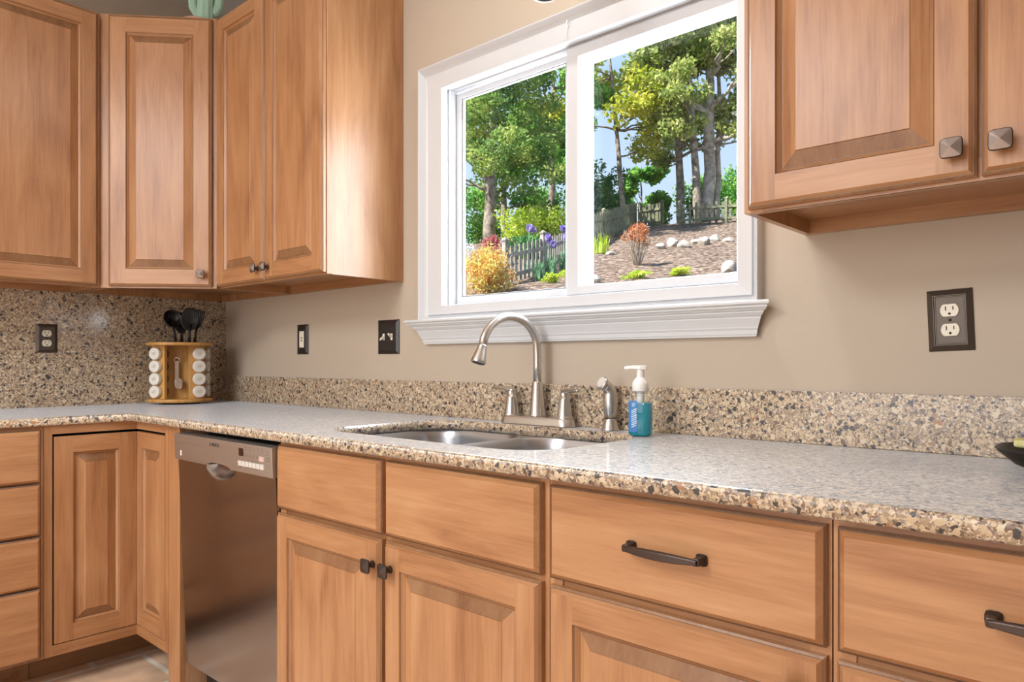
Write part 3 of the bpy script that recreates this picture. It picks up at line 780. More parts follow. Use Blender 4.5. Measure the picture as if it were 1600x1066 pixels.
for z, w_ in ((.0805, .008), (.0775, .009), (.0740, .006)): m.box(-.0155, -.0155+w_, -.0256, -.0251, z, z+.0016, 1)
m.build('printed_label', ['label_blue', 'label_white'], sb, recalc=False)

# ------------------------------------------------------------------ wall plates
def plate_mesh(w, h):
    m = MB()
    k = lambda i, y: (-w/2+i, w/2-i, -h/2+i, h/2-i, y)
    m.rings([k(0, 0), k(0, -.002), k(.002, -.0035), k(.011, -.0085), k(.0125, -.0085), k(.0135, -.0065), k(.0155, -.0065), k(.016, -.0055)])
    return m
def receptacle(parent, z, mat='ivory'):
    m = MB(); P = []
    for k in range(40):
        a = 2*PI*k/40; P.append((.0165*math.cos(a), max(-.0125, min(.0125, .0165*math.sin(a)))))
    m.loft([[(x*s_, -y, z+q*s_) for x, q in P] for s_, y in ((1, .004), (1, .0078), (.95, .0084))], 0, smooth=False)
    m.box(-.0075, -.0055, -.0086, -.0082, z-.0005, z+.0080, 1); m.box(.0055, .0075, -.0086, -.0082, z+.0005, z+.0075, 1)
    m.lathe([(.0025, 0), (.0025, .0004)], c=(0, -.0082, z-.0068), M=Matrix.Rotation(PI/2, 3, 'X'), seg=12, mat=1)
    m.build('receptacle', [mat, 'slot_dark'], parent)
def screw(parent, x, z, mat='slot_dark'):
    m = MB(); m.lathe([(.003, 0), (.0028, .0009), (.001, .001)], c=(x, -.0055, z), M=Matrix.Rotation(PI/2, 3, 'X'), seg=12); m.build('screw', mat, parent)
def outlet(label, loc, rot, w, h, mat, matlab):
    t = thing('outlet', label, 'outlet', loc); t.rotation_euler = rot
    plate_mesh(w, h).build('cover_plate', mat, t)
    receptacle(t, .0195); receptacle(t, -.0195); screw(t, 0, 0); return t
outlet('duplex outlet in dark frame on the left quartz backsplash', (.0212, -.744, 1.191), (0, 0, PI/2), .076, .1155, 'pewter_plate', '')
outlet('duplex outlet with bronze cover tilted on the wall under the right cabinet', (3.0685, -.0006, 1.1805), (0, math.radians(-2.3), 0), .0805, .1225, 'pewter_plate', '')
t = thing('switch_plate', 'black double light switch plate on the wall left of the window', 'switch', (1.2725, -.0006, 1.1875))
plate_mesh(.123, .124).build('cover_plate', 'dark_plate', t)
for x, up in ((-.023, -1), (.023, 1)):
    m = MB(); m.box(x-.005, x+.005, -.0075, -.004, -.012, .012)
    m.loft([[(x-.0042, -.006, -.005), (x+.0042, -.006, -.005), (x+.0042, -.006, .005), (x-.0042, -.006, .005)],
            [(x-.0036, -.0215, up*.0095-.0035), (x+.0036, -.0215, up*.0095-.0035), (x+.0036, -.0215, up*.0095+.0035), (x-.0036, -.0215, up*.0095+.0035)]], 0, smooth=False)
    m.build('toggle', 'ivory', t, bevel=.0006)
    screw(t, x, .030, 'bronze'); screw(t, x, -.030, 'bronze')
t = thing('jack_plate', 'narrow black wall plate with ivory insert on back wall near the corner', 'wall plate', (.700, -.0006, 1.190))
plate_mesh(.083, .1235).build('cover_plate', 'dark_plate', t)
m = MB(); m.box(-.0165, .0165, -.0085, -.004, -.034, .034)
m.lathe([(.004, 0), (.0038, .0005)], c=(0, -.0084, .0055), M=Matrix.Rotation(PI/2, 3, 'X'), seg=14, mat=1)
m.lathe([(.004, 0), (.0038, .0005)], c=(0, -.0084, -.0055), M=Matrix.Rotation(PI/2, 3, 'X'), seg=14, mat=1)
m.build('insert', ['ivory', 'slot_dark'], t); screw(t, 0, .044, 'bronze'); screw(t, 0, -.044, 'bronze')

# cup hooks
def hook(label, loc, rz):
    m = MB(); P = [(0, 0, 0), (0, -.010, 0)]
    for k in range(0, 10):
        a = math.radians(100-k*32); P.append((0, -.018-.009*math.cos(a), -.010+.010*math.sin(a)))
    m.tube(P, .0016, 8); m.lathe([(.005, 0), (.004, .003)], M=Matrix.Rotation(PI/2, 3, 'X'), seg=12)
    tag(m.build('cup_hook', 'pump_white', None, loc, (0, 0, rz)), label, 'hook', 'white cup hooks')
hook('small white cup hook in the middle of the window head trim', (2.110, -.0128, 2.066), .5)
m = MB(); m.lathe([(.0045, 0), (.0045, .004), (.003, .007), (.001, .0075)], M=Matrix.Rotation(PI/2, 3, 'X'), seg=14)
tag(m.build('push_pin', 'pump_white', None, (1.448, -.0006, 2.105)), 'small white pin in the wall at the upper left window corner', 'pin')

# slim pendant above the sink
t = thing('pendant_lamp', 'dark slim pendant lamp end above the window, only its rim in view', 'lamp', (2.262, -.30, ZC))
ZP = 1.985-ZC
m = MB(); m.lathe([(.05, 0), (.05, -.012), (.012, -.02)], seg=24); m.build('canopy', 'bronze', t)
m = MB(); m.lathe([(.0035, -.018), (.0035, ZP+.16)], seg=10); m.build('stem', 'bronze', t)
m = MB(); m.lathe([(.008, ZP+.165), (.030, ZP+.14), (.0335, ZP+.003), (.0325, ZP), (.0235, ZP), (.0225, ZP+.006)], seg=28, cap1=False); m.build('shade', 'bronze', t)
m = MB(); m.lathe([(.0222, ZP+.006), (.018, ZP+.0045), (.004, ZP+.004)], seg=24); m.build('diffuser', 'pump_white', t)

# ------------------------------------------------------------------ spice rack
RX, RY = .156, -.274
sr = thing('spice_rack', 'round wooden spice rack carousel in the counter corner', 'spice rack', (RX, RY, ZT+.0004))
vdir = math.atan2(-1.6451-RY, 3.3862-RX)          # towards the middle of the room
m = MB(); m.lathe([(.085, 0), (.085, .006), (.07, .007)], seg=32); m.build('turntable', 'black', sr)
m = MB(); m.lathe([(.129, .0075), (.1325, .010), (.1325, .020), (.129, .0225)], seg=56); m.build('bottom_disc', 'bamboo', sr)
m = MB(); m.lathe([(.130, .2515), (.1335, .254), (.1335, .263), (.130, .2655)], seg=56); m.build('top_disc', 'bamboo', sr)
zj = [.053, .1075, .162, .2165]
def rvec(deg): a = vdir+math.radians(deg); return Vector((math.cos(a), math.sin(a), 0))
fv, rv = rvec(0), rvec(90)                            # towards viewer side, to its right
cols = [('left', -.091, .040, -40), ('right', .074, .062, 15), ('far right', .103, -.012, 76)]
boards = MB()
def obox(mb_, c, ax, hw, hd, z0, z1):
    nx_ = Vector((-ax.y, ax.x, 0))
    P = [c+nx_*hw+ax*hd, c-nx_*hw+ax*hd, c-nx_*hw-ax*hd, c+nx_*hw-ax*hd]
    mb_.loft([[(p.x, p.y, z) for p in P] for z in (z0, z1)], 0, smooth=False)
obox(boards, fv*(-.015), fv, .075, .006, .0225, .2515)
boards.build('core_board', 'bamboo', sr)
jars = []
for nm, lx, fx, an in cols:
    ax = rvec(an); c = rv*lx+fv*fx; m = MB()
    nx_ = Vector((-ax.y, ax.x, 0)); sh = -nx_*0
    obox(m, c-ax*.012+nx_*(-.006 if nm == 'left' else .006)*(-1 if nm == 'left' else -1), ax, .031, .0075, .0225, .2515)
    m.build('jar_board', 'bamboo', sr)
    for k, z in enumerate(zj):
        jars.append((nm, k, c, ax, z))
jp = None
lab_k = ['lowest', 'second lowest', 'second highest', 'highest']
for nm, k, c, ax, z in jars:
    p = Vector((RX, RY, ZT+.0004))+c+Vector((0, 0, z))
    lab = f'white-lidded spice jar, {lab_k[k]} in the {nm} column of the wooden rack'
    if jp is None:
        jp = thing('spice_jar', lab, 'jar', p, 0, 'spice jars in the carousel')
        m = MB(); My = Matrix.Rotation(PI/2, 3, 'Y')
        m.lathe([(.018, -.055), (.0205, -.050), (.0205, -.004), (.0190, .000)], M=My, seg=24); m.build('jar_glass', 'jar_glass', jp)
        m = MB(); m.lathe([(.0253, -.003), (.0260, -.001), (.0260, .013), (.0250, .0155), (.0215, .0158)], M=My, seg=28)
        ld = m.build('lid', 'jar_lid', jp)
        m = MB()
        for y0, z0, w_ in ((-.009, .004, .018), (-.011, -.001, .022), (-.007, -.006, .014)): m.box(.0158, .0161, y0, y0+w_, z0, z0+.0022)
        m.build('lid_lettering', 'lid_print', ld, rot=(.35, 0, 0)); o = jp
    else:
        o = copy_tree(jp); o.location = p; o['label'] = lab
    o.rotation_euler = (0, 0, math.atan2(ax.y, ax.x))
# measuring spoons hanging in the recess
pc = Vector((RX, RY, 0))+fv*.004+rv*(-.012)
t = thing('measuring_spoons', 'set of nested metal measuring spoons hanging in the spice rack', 'measuring spoons', (pc.x, pc.y, ZT+.19), vdir)
m = MB(); m.tube([(.004+.011*math.cos(a)*.3, .011*math.cos(a), .011*math.sin(a)) for a in [2*PI*k/16 for k in range(17)]], .0016, 8); m.build('ring', 'chrome', t)
for i in range(3):
    m = MB(); x = .003+i*.004; ln = .085+i*.008
    m.box(x, x+.0012, -.008+i*.0008, .008-i*.0008, -ln, -.004)
    m.lathe([(.0165-i*.001, 0), (.0168-i*.001, .001), (.0150-i*.001, .001), (.012, -.008), (.006, -.011)], c=(x+.008, .006, -ln-.010), M=Matrix.Rotation(PI/2, 3, 'Y') , seg=22)
    m.build('spoon', 'chrome', t, bevel=.0003)

# utensils standing in the open top of the rack
def utensil(name, label, lx, fx, lean_deg, yaw, head):
    p = Vector((RX, RY, ZT+.2665))+rv*lx+fv*fx
    t = thing(name, label, 'utensil', p, vdir+math.radians(yaw), 'black nylon utensils in the spice rack')
    ho = bpy.data.objects
    m = MB(); l_ = math.radians(lean_deg)
    def up(s_, b=0): return (b, math.sin(l_)*s_, math.cos(l_)*s_)
    m.tube([up(0), up(.035), up(.08)], [.0075, .0055, .0055], 10)
    m.build('handle', 'nylon', t)
    m = MB(); head(m, up); m.build('head', 'nylon', t)
def spoon_head(w, s0, s1, depth=.012):
    def f(m, up):
        L = []
        for k in range(13):
            u = k/12; s_ = s0+(s1-s0)*u; wd = max(.0025, w*math.sqrt(max(0, 1-(2*u-1.05)**2*.95)))
            dp = depth*math.sin(PI*u)
            ring = []
            for q in range(12):
                a = 2*PI*q/12; c0 = up(s_)
                ring.append((c0[0]+.0028*math.sin(a)-dp*(1-math.cos(a)**2)*.9, c0[1]+wd*math.cos(a), c0[2]))
            L.append(ring)
        m.loft(L)
    return f
def fork_head(m, up):
    for k in range(7):
        y = -.021+k*.007
        pts = []
        for q in range(8):
            u = q/7; s_ = .075+.075*u; c0 = up(s_); sp_ = .45+.65*min(1, u*2.2)
            pts.append((c0[0]+.016*math.sin(u*2.2), c0[1]+y*sp_, c0[2]-.010*(abs(k-3)/3)*u))
        m.tube(pts, [.0045, .0045, .0042, .004, .0038, .0036, .0034, .003], 8)
    spoon_head(.018, .062, .110, .004)(m, up)
def ladle_head(m, up):
    c0 = Vector(up(.105)); M_ = Matrix.Rotation(math.radians(70), 3, 'Y')
    m.lathe([(.006, -.034), (.028, -.025), (.038, -.007), (.041, .005), (.039, .005), (.035, -.006), (.024, -.021), (.004, -.029)], c=c0+Vector((.006, 0, 0)), M=M_, seg=22)
    m.tube([up(.07), up(.085, -.01), up(.105, -.022)], .006, 8)
utensil('serving_spoon', 'black nylon serving spoon standing at the front of the spice rack top', .036, .018, 2, 4, spoon_head(.037, .050, .152))
utensil('pasta_fork', 'black nylon pasta fork standing right of the spoon on the spice rack', .058, -.006, 8, -14, fork_head)
utensil('ladle', 'black nylon ladle leaning left on top of the spice rack', -.016, .000, -9, 25, ladle_head)
utensil('spatula', 'black nylon spatula behind the ladle on the spice rack', .008, -.034, -3, 30, spoon_head(.034, .04, .135, .002))

# ------------------------------------------------------------------ cactus figure on the corner cabinet
t = thing('cactus_figure', 'mint green cactus figurine on top of the corner wall cabinet', 'figurine', (.489, -.312, ZUT+.0005), math.atan2(-1.6451+.312, 3.3862-.489)+PI/2)
m = MB(); m.lathe([(.080, 0), (.080, .009), (.072, .016), (.050, .022), (.02, .024)], c=(-.024, 0, 0), seg=40); m.build('base', 'terracotta_pink', t)
def ribbed(m, pts, rad, n=9, seg=36):
    P = [Vector(p) for p in pts]; L = []
    for i, p in enumerate(P):
        tt = (P[min(i+1, len(P)-1)]-P[max(i-1, 0)]).normalized(); up_ = Vector((0, 1, 0)); q_ = tt.cross(up_).normalized()
        r = rad[i] if isinstance(rad, list) else rad
        L.append([tuple(p+(up_*math.cos(2*PI*k/seg)*.62+q_*math.sin(2*PI*k/seg))*r*(1+.07*math.cos(n*2*PI*k/seg))) for k in range(seg)])
    m.loft(L)
m = MB(); ribbed(m, [(-.004, 0, .018), (-.004, 0, .06), (-.002, 0, .12), (0, 0, .2), (0, 0, .27), (0, 0, .30), (0, 0, .312)], [.034, .033, .030, .030, .028, .018, .004]); m.build('trunk', 'cactus_green', t)
m = MB(); ribbed(m, [(-.018, 0, .050), (-.034, 0, .058), (-.047, 0, .078), (-.051, 0, .11), (-.051, 0, .17), (-.051, 0, .19), (-.051, 0, .196)], [.016, .0165, .016, .015, .0145, .009, .002], 7, 28); m.build('arm', 'cactus_green', t)
m = MB(); ribbed(m, [(.012, 0, .062), (.034, 0, .078), (.047, 0, .100), (.050, 0, .13), (.050, 0, .18), (.050, 0, .20), (.050, 0, .206)], [.018, .0185, .018, .017, .016, .01, .002], 7, 28); m.build('arm', 'cactus_green', t)

# ------------------------------------------------------------------ black dish with pad at right
t = thing('black_dish', 'shallow black dish on the counter at the right edge of the photo', 'dish', (3.311, -.165, ZT+.0004), 0)
m = MB(); L = []
for s_, z in ((.55, 0), (.62, .001), (.80, .012), (.96, .031), (1.0, .038), (.985, .040), (.95, .035), (.78, .017), (.60, .008), (.3, .007)):
    L.append([(s_*.142*math.copysign(abs(math.cos(a))**.8, math.cos(a)), s_*.108*math.copysign(abs(math.sin(a))**.8, math.sin(a)), z) for a in [2*PI*k/48 for k in range(48)]])
m.loft(L); m.build('bowl', 'black', t)
o = box_obj('scrub_pad', (-.065, .065, -.028, .028, 0, .013), 'yellow_pad', None, .004, (3.256, -.135, ZT+.0330), (0.0, 0.07, .12))
tag(o, 'pale yellow scrub pad lying in the black dish', 'pad')

# ================================================================== garden outside
CX, CY, CH = 3.3862, -1.6451, 1.0979
Fx, Fy = -.66267, .74892
Rx, Ry = .74892, .66267
def ground_z(l, d):
    dd = min(d, 33.5)
    if d > 30: dd = 30+3.5*(1-math.exp(-(d-30)/3.5))
    return CH-2.07+.2376*dd+.1*max(-9, min(9, l))
def garden(l, d, h=0.0):
    """a spot on the slope: l metres to the side, d metres out along the window axis"""
    return Vector((CX+Fx*d+Rx*l, CY+Fy*d+Ry*l, ground_z(l, d)+h))
rng = random.Random(5)
# ground
m = MB(); nl, nd = 70, 90; vs = []
for j in range(nd+1):
    d = 2.8+57*(j/nd)**1.3
    for i in range(nl+1):
        l = (-1+2*i/nl)*(3+d*.75); p = garden(l, d)
        p.z += .05*math.sin(l*2.1+d*1.3)*math.cos(l*1.1-d*.9)+.03*math.sin(l*5.3)*math.sin(d*4.1)
        p.y = max(p.y, .16)
        vs.append(tuple(p))
m.add(vs, [(j*(nl+1)+i, j*(nl+1)+i+1, (j+1)*(nl+1)+i+1, (j+1)*(nl+1)+i) for j in range(nd) for i in range(nl)], 0, True)
struct(m.build('garden_ground', 'mulch', recalc=False))

def leaf_mesh(name, mat, parent, blobs, n, size, seed, flat=0.0, asp=.55, loc=(0, 0, 0)):
    """blobs: (x,y,z,rx,ry,rz); leaves are folded quads scattered through the outer shell"""
    r = np.random.default_rng(seed); B = np.array(blobs)
    vol = (B[:, 3]*B[:, 4]*B[:, 5])**(.75); pick = r.choice(len(B), n, p=vol/vol.sum())
    dv_ = r.normal(size=(n, 3)); dv_ /= np.linalg.norm(dv_, axis=1)[:, None]
    rad = (.25+.75*r.random(n)**.5)*(1+.12*r.normal(size=n))
    P = B[pick, :3]+dv_*rad[:, None]*B[pick, 3:6]
    a = r.normal(size=(n, 3)); a[:, 2] *= (1-flat); a /= np.linalg.norm(a, axis=1)[:, None]
    t_ = r.normal(size=(n, 3)); b = np.cross(a, t_); b /= np.linalg.norm(b, axis=1)[:, None]
    s_ = size*(.6+.8*r.random(n))[:, None]
    V = np.stack([P-a*s_, P+b*s_*asp, P+a*s_, P-b*s_*asp], 1).reshape(-1, 3)
    me = bpy.data.meshes.new(name)
    me.vertices.add(4*n); me.vertices.foreach_set('co', V.astype(np.float32).ravel())
    me.loops.add(4*n); me.loops.foreach_set('vertex_index', np.arange(4*n, dtype=np.int32))
    me.polygons.add(n); me.polygons.foreach_set('loop_start', np.arange(0, 4*n, 4, dtype=np.int32))
    me.update(calc_edges=True); me.materials.append(MATS[mat])
    o = bpy.data.objects.new(name, me); C.objects.link(o); o.location = loc
    if parent is not None: o.parent = parent
    return o
def limb(m, p0, p1, r0, r1, wob, seg, rn, n=6):
    p0, p1 = Vector(p0), Vector(p1); pts = []; rs = []
    for k in range(n+1):
        u = k/n; q = p0.lerp(p1, u)
        if 0 < k < n: q += Vector((rn.uniform(-1, 1), rn.uniform(-1, 1), rn.uniform(-.5, .5)))*wob
        pts.append(q); rs.append(r0+(r1-r0)*u)
    m.tube(pts, rs, seg); return pts
def lat(l, f_, z): return (Rx*l+Fx*f_, Ry*l+Fy*f_, z)       # local garden directions

# evergreen, left pane
base = garden(-1.25, 26)
t = thing('evergreen_tree', 'large feathery evergreen tree with a bare lower trunk behind the yellow-red shrub', 'tree', base, 0, 'garden trees')
m = MB(); rn = random.Random(3)
limb(m, lat(0, 0, -.3), lat(.1, 0, 9.2), .25, .08, .07, 10, rn, 9)
for k in range(16):
    z = 1.7+k*.42; a = rn.uniform(0, 2*PI); q = rn.uniform(1.2, 2.4)
    limb(m, lat(0, 0, z), (math.cos(a)*q, math.sin(a)*q, z+rn.uniform(.3, 1.0)), .07, .02, .08, 6, rn)
m.build('trunk', 'bark', t)
bl = []
for k in range(96):
    z = rn.uniform(1.7, 11.0); rr0 = 2.5*(1-max(0, (z-8.2))/5.0); a = rn.uniform(0, 2*PI); q = rr0*rn.uniform(.3, 1.0)
    if z < 3.2: q *= 1.0
    s_ = rn.uniform(.38, .75); bl.append((math.cos(a)*q+Rx*.35-Fx*.5, math.sin(a)*q+Ry*.35-Fy*.5, z, s_*1.25, s_*1.25, s_*.62))
leaf_mesh('foliage', 'leaf_juniper', t, bl, 26000, .075, 11)

def leafy_tree(label, l, d, h, crown, n, size, mat, bark, trunk_r, seed, z0=2.0, limbs=10, lean=(0, 0), blobs=None, group='garden trees', name='deciduous_tree'):
    t = thing(name, label, 'tree', garden(l, d), 0, group); rn = random.Random(seed); m = MB()
    topz = h*.86
    spine = limb(m, lat(0, 0, -.4), lat(lean[0], lean[1], topz), trunk_r, trunk_r*.28, trunk_r*.35, 10, rn, 9)
    tips = []
    for k in range(limbs):
        u = rn.uniform(.38, .97); p = spine[int(u*9)]; a = rn.uniform(0, 2*PI); q = crown*rn.uniform(.45, 1.0)*(1-.3*(u > .8))
        e_ = Vector(p)+Vector((math.cos(a)*q, math.sin(a)*q, rn.uniform(.05, .5)*q))
        limb(m, p, e_, trunk_r*.36, trunk_r*.07, q*.05, 7, rn); tips.append(e_)
        for w_ in range(2):
            a2 = a+rn.uniform(-1, 1); p2 = Vector(p).lerp(e_, rn.uniform(.4, .8)); e2 = p2+Vector((math.cos(a2), math.sin(a2), rn.uniform(.1, .7)))*q*.45
            limb(m, p2, e2, trunk_r*.15, trunk_r*.04, q*.03, 5, rn, 4); tips.append(e2)
    m.build('trunk', bark, t)
    bl = blobs or []
    for e_ in tips:
        s_ = crown*rn.uniform(.18, .34); bl.append((e_.x, e_.y, e_.z, s_, s_, s_*.7))
    leaf_mesh('foliage', mat, t, bl, n, size, seed+50)
    return t
leafy_tree('bright green leafy tree at the right of the left window pane', 1.2, 31, 9.6, 2.2, 9000, .11, 'leaf_bright', 'bark', .17, 21, limbs=14)
leafy_tree('dark green tree in the gap left of the evergreen', -4.6, 31, 9.5, 2.6, 8000, .12, 'leaf_dark', 'bark', .2, 24, limbs=14)
leafy_tree('mid green tree standing directly behind the evergreen', -1.0, 36, 8.0, 3.4, 11000, .14, 'leaf_bright', 'bark', .2, 25, limbs=16)
leafy_tree('slender yellow-green tree with forked dark trunk in the right pane', 4.35, 31, 11.6, 2.7, 8000, .105, 'leaf_yellow', 'bark', .13, 33, limbs=17, lean=(-.9, 0))
leafy_tree('tall oak with the thickest pale trunk behind the picket fence', 7.75, 30.5, 12.5, 2.7, 12500, .10, 'leaf_oak', 'bark_pale', .30, 41, limbs=18, lean=(.1, 0))
leafy_tree('oak with grey trunk leaning left beside the thickest trunk', 7.3, 30.0, 11.5, 2.3, 8500, .10, 'leaf_oak', 'bark', .20, 43, limbs=15, lean=(-.7, 0))
leafy_tree('dark straight oak, leftmost of the trunks in the right pane', 6.85, 31.5, 11.0, 2.2, 8000, .10, 'leaf_oak', 'bark', .21, 47, limbs=15, lean=(-.1, 0))
leafy_tree('thin oak nearest the right edge of the window', 8.3, 31.0, 11.0, 2.4, 7000, .10, 'leaf_oak', 'bark_pale', .15, 49, limbs=12, lean=(.1, 0))
leafy_tree('small light green tree beyond the fence corner', 6.0, 37, 4.4, 1.5, 4200, .12, 'leaf_bright', 'bark', .08, 51, limbs=10)

def shrub(name, label, l, d, w, h, mat, n, size, seed, stems=0, group=None, dens=14, crown0=.15, stem_mat='twig', cat='shrub', sink=0.05):
    t = thing(name, label, cat, garden(l, d), 0, group); rn = random.Random(seed); bl = []
    for k in range(dens):
        a = rn.uniform(0, 2*PI); q = w*rn.uniform(0, .68); z = h*(crown0+(1-crown0)*rn.uniform(.1, .82)); s_ = w*rn.uniform(.28, .42)
        q *= math.sqrt(max(.2, 1-(abs(z/h-.45)*1.3)**2))
        bl.append((math.cos(a)*q, math.sin(a)*q, z, s_, s_, min(s_, h*.28)))
    leaf_mesh('foliage', mat, t, bl, n, size, seed)
    if stems:
        m = MB()
        for k in range(stems):
            a = rn.uniform(0, 2*PI); q = w*rn.uniform(.2, .85)
            limb(m, (math.cos(a)*q*.18, math.sin(a)*q*.18, -.05), (math.cos(a)*q, math.sin(a)*q, h*rn.uniform(.6, .95)), .011, .004, .02, 5, rn, 4)
        m.build('stems', stem_mat, t)
    return t
shrub('flowering_shrub', 'round yellow and coral-red shrub at the bottom of the left pane', -.66, 14.7, .76, 1.14, 'leaf_spirea', 7500, .028, 61, 14, dens=26, crown0=0)
shrub('barberry_shrub', 'twiggy shrub with orange leaves on top in the right pane', 2.66, 17, .40, 1.0, 'leaf_barberry', 1500, .028, 63, 46, dens=14, crown0=.5)
shrub('rose_shrub', 'dark pink shrub at the foot of the evergreen', -.85, 20, .42, .95, 'leaf_rose', 1600, .04, 65, 8)
shrub('white_flower_shrub', 'small white-flowering shrub at the left edge of the left pane', -1.6, 19.5, .40, .8, 'petal_white', 500, .04, 67, 8)
shrub('hedge', 'bright lime green hedge behind the near picket fence', .25, 25.5, 1.6, 1.5, 'leaf_lime', 5200, .06, 69, 8, dens=26, crown0=0)
shrub('dark_shrub', 'low dark green shrub under the evergreen beside the near fence', .05, 21.5, .75, .75, 'leaf_dark', 2200, .05, 71, 6, crown0=0)
shrub('dark_shrub', 'dark green shrub filling the left edge of the left pane', -2.35, 22.5, .8, 1.3, 'leaf_dark', 2600, .05, 72, 6, crown0=0)
shrub('green_bush', 'tall green bush beyond the fence at the left of the right pane', 3.5, 33, 1.45, 3.4, 'leaf_dark', 5200, .085, 73, 8, dens=30, crown0=0)
for i, (l, d, w, h, lab) in enumerate(((6.4, 34.2, .9, 1.7, 'light green bush beyond the fence corner'), (8.7, 35, 1.5, 2.6, 'green bush beyond the fence between the oak trunks'), (11.0, 37, 1.6, 3.4, 'green bush beyond the fence at the right edge of the window'), (-2.6, 38, 2.6, 4.0, 'wide green bush far behind the evergreen'), (1.6, 39, 2.4, 3.6, 'wide green bush far behind the bright green tree'))):
    shrub('green_bush', lab, l, d, w, h, 'leaf_bright', 4200, .09, 80+i, 6, dens=22, crown0=0)
for i, (l, d, w, h, lab) in enumerate(((.62, 15.6, .36, .22, 'lime green ground-cover mound left of the window bar'), (2.35, 14.9, .40, .16, 'lime green ground-cover patch below the orange shrub'), (3.25, 14.9, .32, .14, 'lime green ground-cover patch right of the orange shrub'), (1.00, 16.2, .28, .18, 'lime green mound under the iris leaves'))):
    shrub('groundcover', lab, l, d, w, h, 'leaf_lime', 1300, .022, 90+i, 0, 'lime green ground-cover', dens=12, crown0=0, cat='plant')

def blades(name, label, l, d, n, h, spread, wid, mat, seed, flowers=None, group=None, cat='plant'):
    t = thing(name, label, cat, garden(l, d), 0, group); rn = random.Random(seed); m = MB()
    for k in range(n):
        a = rn.uniform(0, 2*PI); b0 = Vector((rn.uniform(-1, 1), rn.uniform(-1, 1), 0))*spread*.45; hh = h*rn.uniform(.6, 1); out_ = spread*rn.uniform(.2, 1)
        tv = Vector((-math.sin(a), math.cos(a), 0)); pts = []
        for q in range(5):
            u = q/4; c_ = b0+Vector((math.cos(a)*out_*u*u, math.sin(a)*out_*u*u, hh*u*(1-.18*u*u))); w_ = wid*(1-u**2*.95)
            pts += [tuple(c_-tv*w_), tuple(c_+tv*w_)]
        m.add(pts, [(2*q, 2*q+1, 2*q+3, 2*q+2) for q in range(4)])
    m.build('leaves', mat, t, recalc=False)
    for fx_, fl, fh in (flowers or []):
        p = Vector(lat(fx_, fl, fh)); mm = MB(); mm.tube([Vector(lat(fx_*.7, fl, 0)), p], .008, 6); mm.build('stem', mat, t)
        leaf_mesh('flower', 'petal_violet', t, [(p.x, p.y, p.z+.02, .075, .075, .085)], 46, .05, seed+int(fh*100), asp=.8)
    return t
G = 'bearded irises by the fence'
blades('iris_plant', 'iris clump with two flowers right of the fence post', .62, 17.0, 46, .62, .26, .020, 'leaf_iris', 101, [(-.05, 0, .84), (.06, -.05, .70)], G)
blades('iris_plant', 'iris clump with three flowers beside the window bar', 1.02, 17.6, 56, .68, .30, .022, 'leaf_iris', 102, [(-.06, 0, 1.0), (.07, 0, 1.02), (.02, -.05, .78)], G)
blades('iris_plant', 'iris leaves between the shrub and the fence post', .34, 16.35, 40, .60, .22, .018, 'leaf_iris', 103, None, G)
blades('iris_plant', 'iris with violet flower standing above the near fence', .12, 17.9, 20, .5, .2, .018, 'leaf_iris', 104, [(0, 0, 1.10), (.09, 0, 1.06)], G)
blades('grass_clump', 'pale spiky grass clump at the lower left of the right pane', 2.18, 21, 70, .75, .45, .014, 'leaf_lime', 105)

# fences
def fence(label, pts, h, pick_w, gap, mat, name, rail=True, peaked=False, post_h=None):
    b0 = garden(*pts[0]); t = thing(name, label, 'fence', b0, 0)
    for i, (l, d) in enumerate(pts):
        p = garden(l, d)-b0; m = MB(); w_ = .055; ph = post_h or h*1.06
        m.box(p.x-w_, p.x+w_, p.y-w_, p.y+w_, p.z-.25, p.z+ph)
        m.loft([[(p.x+sx*w_*k, p.y+sy*w_*k, p.z+ph+z) for sx, sy in ((-1, -1), (1, -1), (1, 1), (-1, 1))] for k, z in ((1.25, 0), (1.25, .03), (.1, .09))], 0, smooth=False)
        m.build('post', mat, t)
    for (l0, d0), (l1, d1) in zip(pts[:-1], pts[1:]):
        L = math.hypot(l1-l0, d1-d0); n = max(2, int(L/(pick_w+gap))); m = MB()
        ux, uy = (l1-l0)/L, (d1-d0)/L
        wx, wy = Rx*ux+Fx*uy, Ry*ux+Fy*uy; nx_, ny_ = -wy, wx
        for k in range(n):
            u = (k+.5)/n; q = garden(l0+(l1-l0)*u, d0+(d1-d0)*u)-b0; hw = pick_w/2; ht = h*(1-.03*math.sin(k*2.3))
            prof_ = [(-hw, .03), (hw, .03), (hw, ht-.06), (0, ht) if peaked else (hw, ht), (-hw, ht-.06) if peaked else (-hw, ht)]
            F0 = [(q.x+wx*a+nx_*.0, q.y+wy*a+ny_*.0, q.z+z) for a, z in prof_]; F1 = [(x+nx_*.022, y+ny_*.022, z) for x, y, z in F0]
            m.loft([F0, F1], 0, smooth=False)
        for zr in (h*.22, h*.74):
            a = garden(l0, d0)-b0; b = garden(l1, d1)-b0
            m.loft([[(p.x-nx_*o_, p.y-ny_*o_, p.z+zr+z) for o_, z in ((.001, -.045), (.040, -.045), (.040, .045), (.001, .045))] for p in (a, b)], 0, smooth=False)
        m.build('picket_panel', mat, t)
    return t
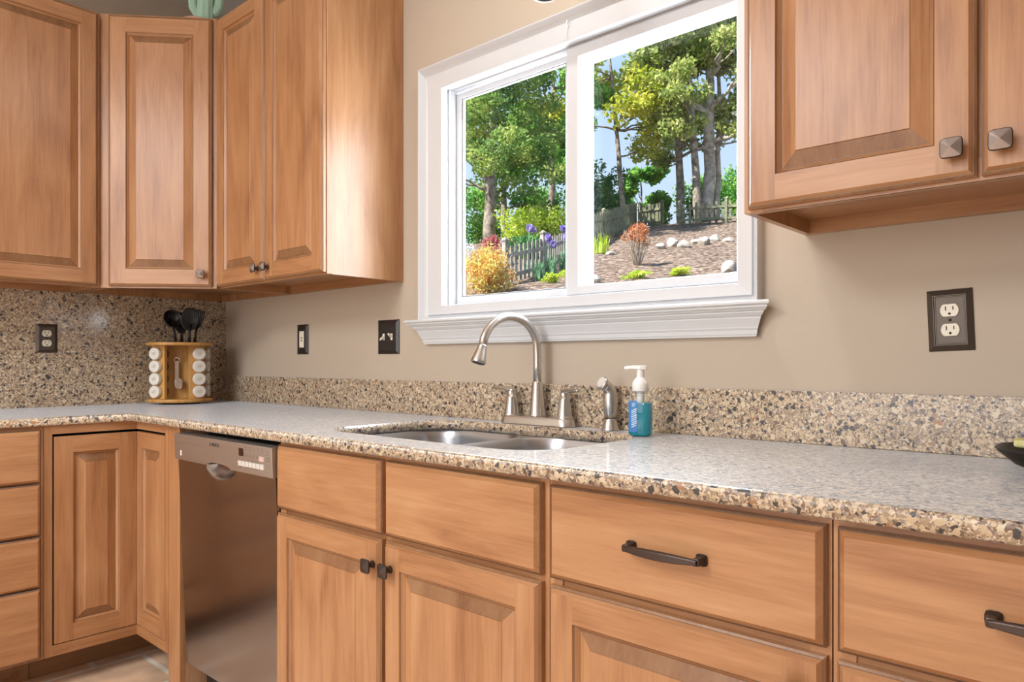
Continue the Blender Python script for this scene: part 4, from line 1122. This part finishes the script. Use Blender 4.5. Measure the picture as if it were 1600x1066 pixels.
fence('near weathered picket fence with post and cap climbing behind the irises', [(-.42, 16.0), (.45, 17.2), (1.25, 19.2)], .86, .085, .075, 'weathered_wood', 'picket_fence', post_h=.98)
fence('grey-green board fence climbing to the corner post in the right pane', [(1.75, 22.2), (2.78, 25.2), (4.95, 32.2)], 1.02, .13, .03, 'green_grey_wood', 'board_fence')
fence('solid board fence running right from the corner post', [(5.15, 32.2), (6.1, 31.9)], 1.0, .13, .02, 'green_grey_wood', 'board_fence')
fence('spaced picket fence on the crest behind the oak trunks', [(6.3, 29.2), (7.9, 28.2), (9.6, 27.2)], .88, .11, .14, 'green_grey_wood', 'picket_fence', peaked=True)

# stones
def stone(label, l, d, sx, sy, sz, seed, group=None):
    rn = np.random.default_rng(seed); bm = bmesh.new(); bmesh.ops.create_icosphere(bm, subdivisions=3, radius=1)
    dirs = rn.normal(size=(9, 3)); dirs /= np.linalg.norm(dirs, axis=1)[:, None]; cut = rn.uniform(.55, .9, 9)
    for v in bm.verts:
        c = np.array(v.co)
        for n_, k_ in zip(dirs, cut):
            q = c@n_
            if q > k_: c = c-n_*(q-k_)*.9
        v.co = (c[0]*sx, c[1]*sy, c[2]*sz)
    me = bpy.data.meshes.new('rock'); bm.to_mesh(me); bm.free(); me.materials.append(MATS['limestone'])
    o = bpy.data.objects.new('rock', me); C.objects.link(o); o.location = garden(l, d, sz*.35); o.rotation_euler = (0, 0, rn.uniform(0, .5)-.85)
    tag(o, label, 'rock', group)
ordn = ['first', 'second', 'third', 'fourth', 'fifth', 'sixth', 'seventh', 'eighth']
px = [1032, 1050, 1068, 1087, 1100, 1117, 1137, 1160]
for i, x in enumerate(px):
    d = 20.6+(i % 2)*.45
    stone(f'pale edging stone, {ordn[i]} from the left in the row across the mulch slope', (x-819)/1128*d, d, .20+.03*(i % 3), .16, .13+.035*((i*2) % 3), 200+i, 'edging stones on the slope')
stone('square pale boulder in the lower right corner of the window', 4.17, 14.7, .20, .16, .20, 231)
stone('flat grey rock at the lower left corner of the right pane', 1.50, 15.2, .14, .14, .11, 233)
stone('small grey rock by the fence left of the orange shrub', 2.42, 20.2, .20, .14, .09, 235)
